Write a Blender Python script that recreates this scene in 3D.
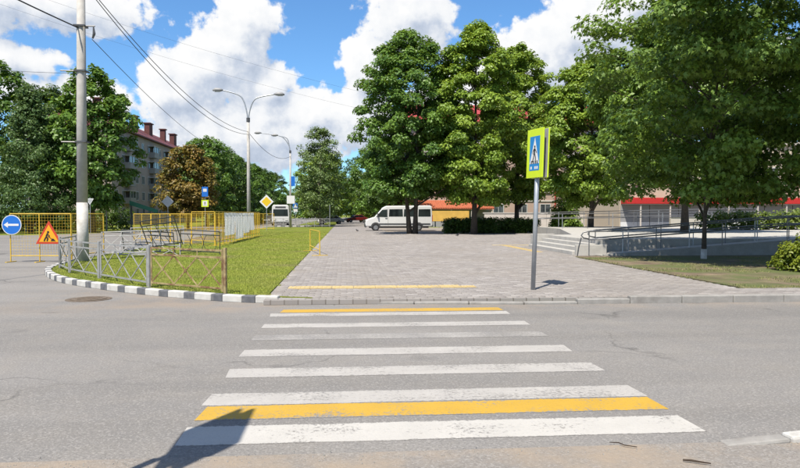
import bpy, bmesh, math, random
import numpy as np
from mathutils import Vector, Matrix, Euler
R = math.radians
random.seed(7)
rng = np.random.default_rng(7)
scene = bpy.context.scene
for o in list(bpy.data.objects):
    bpy.data.objects.remove(o)
col = scene.collection

# ------------------------------------------------------------------ camera
cd = bpy.data.cameras.new('camera')
cam = bpy.data.objects.new('camera', cd)
col.objects.link(cam)
cam.location = (0, 0, 1.66)
cam.rotation_euler = (R(90 - 1.7), 0, R(-4.6))
cd.sensor_width = 36
cd.lens = 36 * 672 / 800
cd.clip_end = 3000
scene.camera = cam

# ------------------------------------------------------------------ world
SUN_AZ, SUN_EL = 210.0, 59.0          # compass bearing from +Y (clockwise) and height of the sun
world = bpy.data.worlds.new('World')
scene.world = world
world.use_nodes = True
wn = world.node_tree
for n in list(wn.nodes):
    wn.nodes.remove(n)


class NT:
    """small helper to write node trees"""
    def __init__(s, tree):
        s.t = tree

    def n(s, typ, ins=None, **kw):
        nd = s.t.nodes.new(typ)
        for k, v in kw.items():
            setattr(nd, k, v)
        for k, v in (ins or {}).items():
            s.set(nd, k, v)
        return nd

    def set(s, nd, k, v):
        sock = nd.inputs[k]
        if isinstance(v, bpy.types.Node):
            s.t.links.new(v.outputs[0], sock)
        elif isinstance(v, bpy.types.NodeSocket):
            s.t.links.new(v, sock)
        else:
            sock.default_value = v

    def m(s, op, a, b=0.0, c=None, clamp=False):
        ins = {0: a, 1: b}
        if c is not None:
            ins[2] = c
        return s.n('ShaderNodeMath', ins, operation=op, use_clamp=clamp)

    def vm(s, op, a, b=(0, 0, 0)):
        return s.n('ShaderNodeVectorMath', {0: a, 1: b}, operation=op)

    def mix(s, fac, a, b, bt='MIX'):
        nd = s.n('ShaderNodeMix', data_type='RGBA', blend_type=bt)
        s.set(nd, 0, fac)
        s.set(nd, 6, a if not isinstance(a, tuple) else (*a[:3], 1))
        s.set(nd, 7, b if not isinstance(b, tuple) else (*b[:3], 1))
        return nd.outputs[2]

    def noise(s, vec, scale, detail=4, rough=.55, dist=0.0):
        ins = {'Scale': scale, 'Detail': detail, 'Roughness': rough, 'Distortion': dist}
        if vec is not None:
            ins['Vector'] = vec
        return s.n('ShaderNodeTexNoise', ins).outputs[0]

    def ramp(s, fac, stops, interp='LINEAR'):
        nd = s.n('ShaderNodeValToRGB', {0: fac})
        cr = nd.color_ramp
        cr.interpolation = interp
        while len(cr.elements) < len(stops):
            cr.elements.new(.5)
        for e, (p, c) in zip(cr.elements, stops):
            e.position = p
            e.color = (c, c, c, 1) if not isinstance(c, tuple) else (*c, 1)
        return nd.outputs[0]

    def maprange(s, v, a, b, c=0.0, d=1.0, smooth=True):
        nd = s.n('ShaderNodeMapRange', {0: v, 1: a, 2: b, 3: c, 4: d},
                 interpolation_type='SMOOTHSTEP' if smooth else 'LINEAR')
        return nd.outputs[0]


# cumulus clouds: bearing / height / half widths in degrees (bearing from +Y)
CLOUDS = [(-9.6, 13.2, 4.2, 3.4), (-8.2, 15.6, 3.2, 2.6), (-11.8, 11.4, 4.6, 3.0), (-14.4, 9.6, 3.0, 2.4),
          (-6.6, 10.8, 3.0, 2.6), (-8.0, 6.6, 9.5, 3.6), (-2.6, 8.4, 3.2, 2.8), (-17.6, 4.5, 6, 2.4),
          (-21.6, 15.6, 6.6, 2.3), (-28, 15.6, 7.0, 2.8), (-26.0, 11.2, 5.0, 1.3), (-19.9, 9.2, 3.2, 1.7), (-27, 9.0, 4.5, 1.6),
          (5.4, 16.4, 4.4, 3.6), (1.8, 12.4, 2.4, 3.0), (0.8, 8.0, 4.0, 3.0), (20.2, 14.6, 6.4, 3.5), (16.0, 12.2, 4.2, 4.0),
          (23.8, 16.6, 4.0, 2.6), (-1.2, 18.8, 2.4, 0.9), (29, 10.0, 7, 4.5), (11, 9.0, 6, 4.2), (-36, 6.0, 7, 3.5)]
gt = bpy.data.node_groups.new('cloud_field', 'ShaderNodeTree')
gt.interface.new_socket('P', in_out='INPUT', socket_type='NodeSocketVector')
gt.interface.new_socket('D', in_out='OUTPUT', socket_type='NodeSocketFloat')
g = NT(gt)
gi, go = g.n('NodeGroupInput'), g.n('NodeGroupOutput')
P = gi.outputs[0]
wob = g.n('ShaderNodeTexNoise', {'Vector': P, 'Scale': .28, 'Detail': 3.0, 'Roughness': .5})
wv = g.vm('MULTIPLY', g.vm('SUBTRACT', wob.outputs[1], (.5, .5, .5)), (3.6, 2.6, 0))
PW = g.vm('ADD', P, wv)
acc = None
for a, e, rx, ry in CLOUDS:
    q = g.vm('DIVIDE', g.vm('SUBTRACT', PW, (a, e, 0)), (rx, ry, 1))
    ln = g.n('ShaderNodeVectorMath', {0: q}, operation='LENGTH').outputs[1]
    f = g.m('SUBTRACT', 1.0, ln)
    acc = f if acc is None else g.m('SMOOTH_MAX', acc, f, .25)
acc = g.m('MAXIMUM', acc, -1.0)
sep = g.n('ShaderNodeSeparateXYZ', {0: P})
# the rest of the sky: the same kind of broken cloud everywhere
gen = g.m('MULTIPLY', g.m('SUBTRACT', g.noise(P, .055, 2, .5), .53), 5.0)
away = g.m('MAXIMUM', g.maprange(g.m('ABSOLUTE', sep.outputs[0]), 34.0, 42.0), g.maprange(sep.outputs[1], 20.0, 27.0))
acc = g.m('MAXIMUM', acc, g.m('ADD', gen, g.m('MULTIPLY', g.m('SUBTRACT', away, 1.0), 3.0)))
fine = g.m('MULTIPLY', g.m('SUBTRACT', g.noise(P, .75, 6, .58), .5), 1.15)
g.t.links.new(g.m('ADD', acc, fine).outputs[0], go.inputs[0])

w = NT(wn)
tc = w.n('ShaderNodeTexCoord').outputs['Generated']
s3 = w.n('ShaderNodeSeparateXYZ', {0: w.vm('NORMALIZE', tc)})
az = w.m('MULTIPLY', w.m('ARCTAN2', s3.outputs[0], s3.outputs[1]), 180 / math.pi)
el = w.m('MULTIPLY', w.m('ARCSINE', s3.outputs[2]), 180 / math.pi)
ae = w.n('ShaderNodeCombineXYZ', {0: az, 1: el, 2: 0.0}).outputs[0]


def field(off):
    nd = w.n('ShaderNodeGroup', node_tree=gt)
    w.set(nd, 0, w.vm('ADD', ae, off))
    return nd.outputs[0]


d0, d1, d2 = field((0, 0, 0)), field((-.9, 1.1, 0)), field((-.4, 3.0, 0))
mask = w.maprange(d0, -.02, .22)
body = w.maprange(d0, .1, 1.0)
relief = w.m('ADD', w.m('MULTIPLY', w.m('SUBTRACT', d0, d1), .42), w.m('MULTIPLY', w.m('SUBTRACT', d0, d2), .16))
lit = w.m('ADD', .74, w.m('SUBTRACT', relief, w.m('MULTIPLY', body, .12)), clamp=True)
ccol = w.ramp(lit, [(.28, (.36, .44, .58)), (.55, (.58, .65, .77)), (.78, (.90, .92, .95)), (1.0, (1.0, 1.0, 1.0))])
sky = w.n('ShaderNodeTexSky', sky_type='NISHITA', sun_disc=False, sun_elevation=R(SUN_EL), sun_rotation=R(SUN_AZ),
          altitude=150, air_density=1.0, dust_density=.25, ozone_density=2.2)
skyc = w.vm('MULTIPLY', sky.outputs[0], (.60, .90, 1.14))
bg_sky = w.n('ShaderNodeBackground', {0: skyc, 1: .092})
bg_cl = w.n('ShaderNodeBackground', {0: ccol, 1: .60})
above = w.maprange(el, -1.0, 1.0)
mx = w.n('ShaderNodeMixShader', {0: w.m('MULTIPLY', mask, above), 1: bg_sky, 2: bg_cl})
w.n('ShaderNodeOutputWorld', {0: mx})

# ------------------------------------------------------------------ sun
sd = bpy.data.lights.new('sun', 'SUN')
sd.energy = 5.0
sd.angle = R(.53)
sd.color = (1.0, .93, .81)
sun = bpy.data.objects.new('sun', sd)
col.objects.link(sun)
sun.location = (-30, -50, 90)
sdir = Vector((math.sin(R(SUN_AZ)) * math.cos(R(SUN_EL)), math.cos(R(SUN_AZ)) * math.cos(R(SUN_EL)), math.sin(R(SUN_EL))))
sun.rotation_euler = (-sdir).to_track_quat('-Z', 'Y').to_euler()

vs = scene.view_settings
vs.view_transform = 'Standard'
vs.look = 'None'
vs.gamma = 1
vs.exposure = .75
vs.use_curve_mapping = False
scene.render.engine = 'CYCLES'
scene.cycles.max_bounces = 4
scene.cycles.diffuse_bounces = 3
scene.cycles.transmission_bounces = 3
scene.cycles.glossy_bounces = 2
scene.cycles.transparent_max_bounces = 8

# ------------------------------------------------------------------ materials
MATS = {}


def newmat(name):
    m = bpy.data.materials.new(name)
    m.use_nodes = True
    t = m.node_tree
    for n in list(t.nodes):
        t.nodes.remove(n)
    k = NT(t)
    MATS[name] = m
    b = k.n('ShaderNodeBsdfPrincipled')
    k.n('ShaderNodeOutputMaterial', {0: b})
    return m, k, b


def objcoord(k):
    return k.n('ShaderNodeTexCoord').outputs['Object']


def worldcoord(k):
    return k.n('ShaderNodeNewGeometry').outputs['Position']


def bump(k, b, h, strength=.3, dist=.01):
    bp = k.n('ShaderNodeBump', {'Height': h, 'Strength': strength, 'Distance': dist})
    k.set(b, 'Normal', bp.outputs[0])


def simple(name, c, rough=.6, metal=0.0, var=.15, scale=6.0, spec=.5, dirt=None, bmp=0.0, dirt_at=(.52, .72)):
    c = tuple(x * .68 for x in c)
    dirt = dirt and tuple(x * .68 for x in dirt)
    m, k, b = newmat(name)
    p = worldcoord(k)
    n1 = k.noise(p, scale, 5, .6)
    lo = tuple(x * (1 - var) for x in c)
    hi = tuple(min(1, x * (1 + var)) for x in c)
    cc = k.mix(k.ramp(n1, [(.3, 0.0), (.7, 1.0)]), lo, hi)
    if dirt:
        f = k.ramp(k.noise(p, scale * .45, 6, .65), [(dirt_at[0], 0.0), (dirt_at[1], .8)])
        cc = k.mix(f, cc, dirt)
    k.set(b, 'Base Color', cc)
    b.inputs['Roughness'].default_value = rough
    b.inputs['Metallic'].default_value = metal
    b.inputs['Specular IOR Level'].default_value = spec
    if bmp:
        bump(k, b, k.noise(p, scale * 6, 4, .6), bmp, .01)
    return m


def asphalt_nodes(k, p, base=(.186, .177, .169)):
    """old dusty asphalt: aggregate speckle, patches, tyre wear, cracks"""
    big = k.noise(p, .16, 4, .55)
    mid = k.noise(p, 1.4, 5, .6)
    ag = k.noise(p, 46, 3, .75)
    ag2 = k.n('ShaderNodeTexVoronoi', {'Vector': p, 'Scale': 75.0}).outputs[1]
    ag2 = k.n('ShaderNodeSeparateColor', {0: ag2}).outputs[0]
    c = k.mix(k.ramp(big, [(.35, 0.0), (.65, 1.0)]), tuple(x * .86 for x in base), tuple(x * 1.12 for x in base))
    c = k.mix(k.ramp(mid, [(.42, 0.0), (.72, .55)]), c, (base[0] * 1.22, base[1] * 1.17, base[2] * 1.08))
    st = k.vm('MULTIPLY', p, (.12, 1.0, 1.0))          # wear stretched along the driving direction
    c = k.mix(k.ramp(k.noise(st, 1.1, 4, .6), [(.45, 0.0), (.7, .32)]), c, tuple(x * .70 for x in base))
    c = k.mix(k.ramp(k.noise(k.vm('MULTIPLY', p, (.05, .8, 1.0)), .9, 3, .5), [(.48, 0.0), (.66, .55)]), c, tuple(x * .72 for x in base))
    spot = k.n('ShaderNodeTexVoronoi', {'Vector': k.vm('ADD', p, k.vm('MULTIPLY', k.n('ShaderNodeTexNoise', {'Vector': p, 'Scale': 4.0}).outputs[1], (.25, .25, 0))), 'Scale': .75}).outputs[0]
    c = k.mix(k.m('MULTIPLY', k.ramp(spot, [(.06, .5), (.15, 0.0)]), k.ramp(k.noise(p, .35, 2), [(.5, 0.0), (.6, 1.0)])), c, tuple(x * .55 for x in base))
    c = k.mix(k.ramp(ag, [(.38, .55), (.52, 0.0)]), c, tuple(x * .55 for x in base))
    c = k.mix(k.ramp(ag2, [(.66, 0.0), (.95, .5)]), c, (.29, .275, .26))
    # cracks
    dv = k.vm('ADD', p, k.vm('MULTIPLY', k.vm('SUBTRACT', k.n('ShaderNodeTexNoise', {'Vector': p, 'Scale': 1.1, 'Detail': 6.0}).outputs[1], (.5, .5, .5)), (1.6, 1.6, 0)))
    ck = k.n('ShaderNodeTexVoronoi', {'Vector': dv, 'Scale': .22}, feature='DISTANCE_TO_EDGE').outputs[0]
    ckm = k.m('MULTIPLY', k.ramp(ck, [(.0, 1.0), (.006, 0.0)]), k.ramp(k.noise(p, .5, 2), [(.50, 0.0), (.6, .8)]))
    c = k.mix(ckm, c, tuple(x * .42 for x in base))
    return c, ag, ag2


m, k, b = newmat('asphalt')
p = worldcoord(k)
c, ag, ag2 = asphalt_nodes(k, p)
sx = k.n('ShaderNodeSeparateXYZ', {0: p})
gut = k.m('MULTIPLY', k.maprange(sx.outputs[1], 11.0, 12.3), k.maprange(sx.outputs[1], 15.0, 21.0, 1.0, 0.0))
gut = k.m('MULTIPLY', k.m('MULTIPLY', gut, k.maprange(sx.outputs[0], -7.5, -3.5)), k.ramp(k.noise(p, .7, 6, .65), [(.40, 0.0), (.66, .7)]))
c = k.mix(gut, c, (.235, .185, .14))      # sand washed against the kerb
k.set(b, 'Base Color', c)
b.inputs['Roughness'].default_value = .88
b.inputs['Specular IOR Level'].default_value = .3
bump(k, b, k.m('ADD', ag, k.m('MULTIPLY', ag2, .5)), .5, .012)

m, k, b = newmat('pavement_asphalt')
p = worldcoord(k)
c, ag, ag2 = asphalt_nodes(k, p, (.195, .178, .162))
sand = k.ramp(k.noise(p, .9, 7, .65), [(.42, 0.0), (.60, .85)])
c = k.mix(sand, c, (.25, .20, .15))
k.set(b, 'Base Color', c)
b.inputs['Roughness'].default_value = .92
bump(k, b, k.m('ADD', ag, k.noise(p, 9, 5, .65)), .5, .015)


def paint_mat(name, pc, wear_lo, wear_hi, dull):
    m, k, b = newmat(name)
    p = worldcoord(k)
    c, ag, ag2 = asphalt_nodes(k, p)
    n1 = k.noise(p, 26, 6, .72)
    n2 = k.noise(p, 1.6, 5, .6)
    oi = k.n('ShaderNodeObjectInfo').outputs['Random']
    f = k.m('ADD', k.m('MULTIPLY', n1, .68), k.m('MULTIPLY', n2, .42))
    gy = k.n('ShaderNodeSeparateXYZ', {0: k.n('ShaderNodeTexCoord').outputs['Generated']}).outputs[1]
    edge = k.m('MINIMUM', gy, k.m('SUBTRACT', 1.0, gy))
    f = k.m('ADD', f, k.maprange(edge, 0.0, .09, -.16, 0.0))
    track = k.noise(k.vm('MULTIPLY', p, (.22, 2.6, 1.0)), 1.3, 3, .55)          # wheel tracks along the driving direction
    f = k.m('ADD', f, k.maprange(track, .46, .68, 0.0, -.06))
    keep = k.ramp(f, [(wear_lo, 0.0), (wear_hi, 1.0)])
    pc2 = k.mix(k.ramp(k.noise(p, 3.0, 4), [(.3, 0.0), (.75, 1.0)]), tuple(x * dull for x in pc), pc)
    pc2 = k.mix(k.ramp(ag2, [(.7, 0.0), (1.0, .25)]), pc2, tuple(x * .7 for x in pc))
    k.set(b, 'Base Color', k.mix(keep, c, pc2))
    b.inputs['Roughness'].default_value = .75
    bump(k, b, k.m('ADD', ag, k.m('MULTIPLY', keep, .4)), .4, .01)
    return m


paint_mat('paint_fresh', (.40, .383, .357), .40, .47, .90)
paint_mat('paint_worn', (.355, .337, .317), .42, .52, .86)
paint_mat('paint_old', (.325, .308, .29), .47, .66, .85)
paint_mat('paint_yellow', (.42, .255, .026), .43, .50, .90)

m, k, b = newmat('soil')
p = worldcoord(k)
c = k.mix(k.ramp(k.noise(p, 1.3, 6, .62), [(.35, 0.0), (.65, 1.0)]), (.085, .06, .038), (.205, .155, .10))
c = k.mix(k.ramp(k.noise(p, .55, 5, .6), [(.42, 0.0), (.58, 1.0)]), c, (.08, .10, .025))
c = k.mix(k.ramp(k.noise(p, 22, 4, .7), [(.3, .6), (.5, 0.0)]), c, (.045, .032, .02))
k.set(b, 'Base Color', c)
b.inputs['Roughness'].default_value = .95
bump(k, b, k.noise(p, 16, 6, .65), .8, .03)

m, k, b = newmat('turf')
p = worldcoord(k)
c = k.mix(k.ramp(k.noise(p, .55, 5, .6), [(.35, 0.0), (.68, 1.0)]), (.10, .135, .016), (.20, .215, .035))
c = k.mix(k.ramp(k.noise(p, .33, 6, .65), [(.56, 0.0), (.72, .85)]), c, (.19, .16, .078))
c = k.mix(k.ramp(k.noise(p, 30, 4, .7), [(.3, .7), (.52, 0.0)]), c, (.045, .065, .008))
k.set(b, 'Base Color', c)
b.inputs['Roughness'].default_value = .9
b.inputs['Specular IOR Level'].default_value = .15
bump(k, b, k.noise(p, 35, 5, .7), .9, .04)

m, k, b = newmat('blade')
p = worldcoord(k)
oi = k.n('ShaderNodeAttribute', attribute_name='tint').outputs['Fac']
c = k.mix(oi, (.15, .21, .022), (.32, .35, .055))
c = k.mix(k.ramp(k.noise(p, .8, 5, .6), [(.42, 0.0), (.68, .75)]), c, (.29, .275, .085))
c = k.mix(k.ramp(k.noise(p, .33, 6, .65), [(.56, 0.0), (.72, .85)]), c, (.27, .225, .11))
k.set(b, 'Base Color', c)
b.inputs['Roughness'].default_value = .6
b.inputs['Specular IOR Level'].default_value = .2

m, k, b = newmat('blade_dry')
oi = k.n('ShaderNodeAttribute', attribute_name='tint').outputs['Fac']
k.set(b, 'Base Color', k.mix(oi, (.09, .115, .02), (.22, .205, .075)))
b.inputs['Roughness'].default_value = .7

m, k, b = newmat('paver')
p = worldcoord(k)
tint = k.n('ShaderNodeAttribute', attribute_name='tint').outputs['Fac']
rnd = k.n('ShaderNodeObjectInfo').outputs['Random']
sel = k.n('ShaderNodeObjectInfo').outputs['Object Index']
tt = k.mix(k.m('MINIMUM', sel, 1.0), tint, rnd)      # single pavers take their own random, joined ones the stored value
c = k.ramp(tt, [(0.0, (.185, .168, .16)), (.3, (.224, .206, .196)), (.6, (.238, .22, .209)), (.85, (.252, .233, .222)), (1.0, (.315, .294, .282))])
c = k.mix(k.ramp(k.noise(p, .5, 5, .6), [(.4, 0.0), (.7, .5)]), c, (.215, .19, .165))
c = k.mix(k.ramp(k.noise(p, .23, 6, .62), [(.52, 0.0), (.72, .55)]), c, (.15, .137, .128))
c = k.mix(k.ramp(k.noise(p, 38, 4, .7), [(.32, .5), (.5, 0.0)]), c, (.105, .095, .088))
k.set(b, 'Base Color', c)
b.inputs['Roughness'].default_value = .88
b.inputs['Specular IOR Level'].default_value = .3
bump(k, b, k.noise(p, 60, 4, .65), .35, .006)

m, k, b = newmat('paver_joint')          # bedding under the pavers and the paving too far off to tell apart
p = worldcoord(k)
br = k.n('ShaderNodeTexBrick', {'Vector': p, 'Color1': (.215, .198, .187, 1), 'Color2': (.25, .232, .22, 1), 'Mortar': (.12, .105, .092, 1),
                                'Scale': 1.0, 'Mortar Size': .012, 'Brick Width': .25, 'Row Height': .15})
c = k.mix(k.ramp(k.noise(p, .4, 5, .6), [(.4, 0.0), (.7, .6)]), br.outputs[0], (.19, .168, .15))
k.set(b, 'Base Color', c)
b.inputs['Roughness'].default_value = .92

simple('tactile', (.62, .47, .21), .8, var=.16, scale=9, dirt=(.36, .30, .23), bmp=.3)
simple('concrete', (.40, .385, .36), .85, var=.14, scale=3, dirt=(.27, .255, .235), bmp=.3)
simple('concrete_light', (.52, .50, .465), .85, var=.10, scale=3, dirt=(.40, .375, .34), bmp=.2)
simple('kerb_grey', (.34, .325, .305), .88, var=.15, scale=6, dirt=(.24, .22, .20), bmp=.4)
simple('kerb_white', (.62, .605, .575), .75, var=.10, scale=8, dirt=(.40, .375, .34), bmp=.3)
simple('kerb_black', (.13, .135, .15), .8, var=.25, scale=10, dirt=(.27, .26, .25), bmp=.3)
simple('pole_concrete', (.54, .515, .485), .85, var=.12, scale=5, dirt=(.42, .395, .36), bmp=.1)
simple('whitewash', (.66, .64, .61), .85, var=.18, scale=7, dirt=(.50, .465, .42), dirt_at=(.42, .6))
simple('galvanised', (.52, .55, .59), .45, .55, var=.10, scale=8)
simple('rail_steel', (.24, .24, .25), .4, .5, var=.15, scale=8)
simple('steel_dark', (.13, .13, .135), .45, .5, var=.15, scale=8)
simple('fence_silver', (.40, .40, .395), .55, .2, var=.14, scale=9, dirt=(.22, .19, .16))
simple('fence_rusty', (.42, .33, .16), .8, .1, var=.3, scale=10, dirt=(.17, .06, .025), dirt_at=(.44, .58))
simple('yellow_paint', (.80, .53, .045), .5, var=.12, scale=8, dirt=(.56, .36, .06))
simple('white_plastic', (.78, .79, .80), .45, var=.05, scale=5)
simple('sheet_white', (.78, .78, .77), .7, var=.07, scale=4, dirt=(.58, .58, .59))
simple('sign_blue', (.012, .17, .66), .4, var=.04)
simple('sign_sky', (.02, .25, .62), .4, var=.04)
simple('sign_white', (.82, .82, .82), .4, var=.03)
simple('sign_black', (.012, .012, .014), .5, var=.1)
simple('sign_red', (.62, .055, .02), .4, var=.05)
simple('sign_amber', (.90, .42, .01), .45, var=.04)
simple('sign_yellow', (.86, .58, .01), .45, var=.04)
simple('sign_lime', (.68, .86, .015), .4, var=.04)
simple('sign_back', (.55, .56, .57), .5, .4, var=.1)
simple('car_white', (.78, .78, .78), .22, var=.02)
simple('car_dark', (.035, .035, .04), .25, var=.05)
simple('car_silver', (.40, .41, .43), .25, .5, var=.03)
simple('car_red', (.17, .018, .015), .25, var=.05)
simple('plastic_grey', (.07, .072, .078), .6, var=.1)
simple('tyre', (.018, .018, .019), .85, var=.2)
simple('rim', (.42, .42, .43), .4, .6, var=.1)
simple('glass_dark', (.012, .015, .018), .08, var=.1)
simple('lamp_glass', (.7, .7, .68), .15, var=.03)
simple('lamp_red', (.5, .02, .015), .2, var=.03)
simple('lamp_orange', (.8, .24, .02), .3, var=.03)
simple('bark', (.105, .082, .062), .95, var=.35, scale=9, bmp=.9)
simple('bark_light', (.19, .155, .12), .95, var=.3, scale=9, bmp=.9)
simple('facade_grey', (.47, .38, .33), .9, var=.10, scale=.9, dirt=(.36, .30, .26))
simple('balcony_grey', (.40, .385, .37), .85, var=.1, scale=1.5)
simple('facade_pink', (.50, .36, .295), .9, var=.08, scale=.8, dirt=(.43, .31, .255))
simple('facade_beige', (.56, .48, .37), .9, var=.06, scale=.8)
simple('facade_trim', (.62, .57, .52), .85, var=.06, scale=2)
simple('roof_red', (.15, .035, .035), .7, var=.2, scale=2)
simple('roof_crimson', (.42, .045, .045), .6, var=.15, scale=2)
simple('tile_orange', (.44, .115, .05), .75, var=.3, scale=5)
simple('brick_red', (.13, .042, .038), .85, var=.25, scale=4)
simple('fascia_red', (.55, .022, .016), .4, var=.05)
simple('panel_grey', (.34, .34, .345), .55, var=.06, scale=1.2)
simple('banner_yellow', (.72, .44, .09), .6, var=.12, scale=2)
simple('green_plastic', (.015, .24, .12), .4, var=.08)
simple('wire', (.03, .03, .035), .6, var=.1)
simple('frame_white', (.6, .6, .59), .5, var=.05)
simple('bird_dark', (.03, .03, .035), .7, var=.2)
simple('wood_twig', (.05, .032, .02), .9, var=.3, scale=20)
simple('iron', (.20, .155, .115), .8, .3, var=.3, scale=14)
m, k, b = newmat('sheet_film')
b.inputs['Base Color'].default_value = (.86, .86, .86, 1)
tb = k.n('ShaderNodeBsdfTranslucent', {'Color': (.92, .92, .92, 1)})
k.n('ShaderNodeOutputMaterial', {0: k.n('ShaderNodeMixShader', {0: .55, 1: b, 2: tb})}, is_active_output=True)
m, k, b = newmat('window_glass')
p = worldcoord(k)
k.set(b, 'Base Color', k.mix(k.ramp(k.noise(p, .8, 2), [(.35, 0.0), (.65, 1.0)]), (.015, .02, .025), (.09, .10, .11)))
b.inputs['Roughness'].default_value = .06


def leaf_mat(name, dark, light, back=None, trans=.28, spec=.35, rough=.45):
    m = bpy.data.materials.new(name)
    m.use_nodes = True
    t = m.node_tree
    for n in list(t.nodes):
        t.nodes.remove(n)
    k = NT(t)
    MATS[name] = m
    tint = k.n('ShaderNodeAttribute', attribute_name='tint').outputs['Fac']
    oi = k.n('ShaderNodeObjectInfo').outputs['Random']
    c = k.mix(tint, dark, light)
    c = k.mix(k.m('MULTIPLY', oi, .22), c, (.035, .07, .015))
    pb = k.n('ShaderNodeBsdfPrincipled', {'Base Color': c, 'Roughness': rough, 'Specular IOR Level': spec})
    tb = k.n('ShaderNodeBsdfTranslucent', {'Color': k.mix(.5, c, back or (.20, .30, .02))})
    mx = k.n('ShaderNodeMixShader', {0: trans, 1: pb, 2: tb})
    k.n('ShaderNodeOutputMaterial', {0: mx})
    return m


leaf_mat('leaf_deep', (0.035, 0.096, 0.017), (0.149, 0.256, 0.038), back=(0.309, 0.452, 0.035))
leaf_mat('leaf_fresh', (0.066, 0.139, 0.016), (0.26, 0.36, 0.045), back=(0.442, 0.553, 0.034))
leaf_mat('leaf_maple', (.030, .078, .014), (.190, .290, .046), back=(.30, .42, .03))
leaf_mat('leaf_pale', (0.056, 0.103, 0.028), (0.187, 0.258, 0.08), back=(0.318, 0.412, 0.075))
leaf_mat('leaf_blue', (0.036, 0.08, 0.025), (0.112, 0.183, 0.055), back=(0.214, 0.303, 0.053))
leaf_mat('leaf_rust', (.070, .100, .018), (.250, .150, .034), back=(.34, .24, .02))
leaf_mat('leaf_bush', (0.068, 0.105, 0.008), (0.231, 0.265, 0.024), back=(0.306, 0.34, 0.02))
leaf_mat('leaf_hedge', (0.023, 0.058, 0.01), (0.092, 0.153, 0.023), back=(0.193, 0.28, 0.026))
leaf_mat('leaf_weed', (.06, .10, .012), (.17, .21, .035))


# ------------------------------------------------------------------ mesh helpers
def tag(o, label=None, cat=None, group=None, kind=None):
    if label:
        o['label'] = label
    if cat:
        o['category'] = cat
    if group:
        o['group'] = group
    if kind:
        o['kind'] = kind
    return o


def empty(name, loc=(0, 0, 0), rz=0.0, label=None, cat=None, group=None):
    o = bpy.data.objects.new(name, None)
    o.empty_display_size = .2
    o.location = loc
    o.rotation_euler = (0, 0, rz)
    col.objects.link(o)
    return tag(o, label, cat, group)


def place(name, me, parent=None, loc=None, rot=None):
    o = bpy.data.objects.new(name, me)
    col.objects.link(o)
    o.parent = parent
    if loc is not None:
        o.location = loc
    if rot is not None:
        o.rotation_euler = rot
    return o


def copy_tree(o, parent=None):
    c_ = o.copy()
    col.objects.link(c_)
    c_.parent = parent
    for ch in list(o.children):
        copy_tree(ch, c_)
    return c_


def mesh_arrays(name, V, F, mat, tint=None, smooth=False):
    """V (n,3), F (m,3) or (m,4)"""
    me = bpy.data.meshes.new(name)
    V = np.asarray(V, np.float32)
    F = np.asarray(F, np.int32)
    nf, w_ = F.shape
    me.vertices.add(len(V))
    me.vertices.foreach_set('co', V.ravel())
    me.loops.add(nf * w_)
    me.loops.foreach_set('vertex_index', F.ravel())
    me.polygons.add(nf)
    me.polygons.foreach_set('loop_start', np.arange(nf, dtype=np.int32) * w_)
    if tint is not None:
        a = me.attributes.new('tint', 'FLOAT', 'FACE')
        a.data.foreach_set('value', np.asarray(tint, np.float32))
    me.update(calc_edges=True)
    if smooth:
        me.polygons.foreach_set('use_smooth', np.ones(nf, bool))
    me.materials.append(MATS[mat])
    return me


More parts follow.
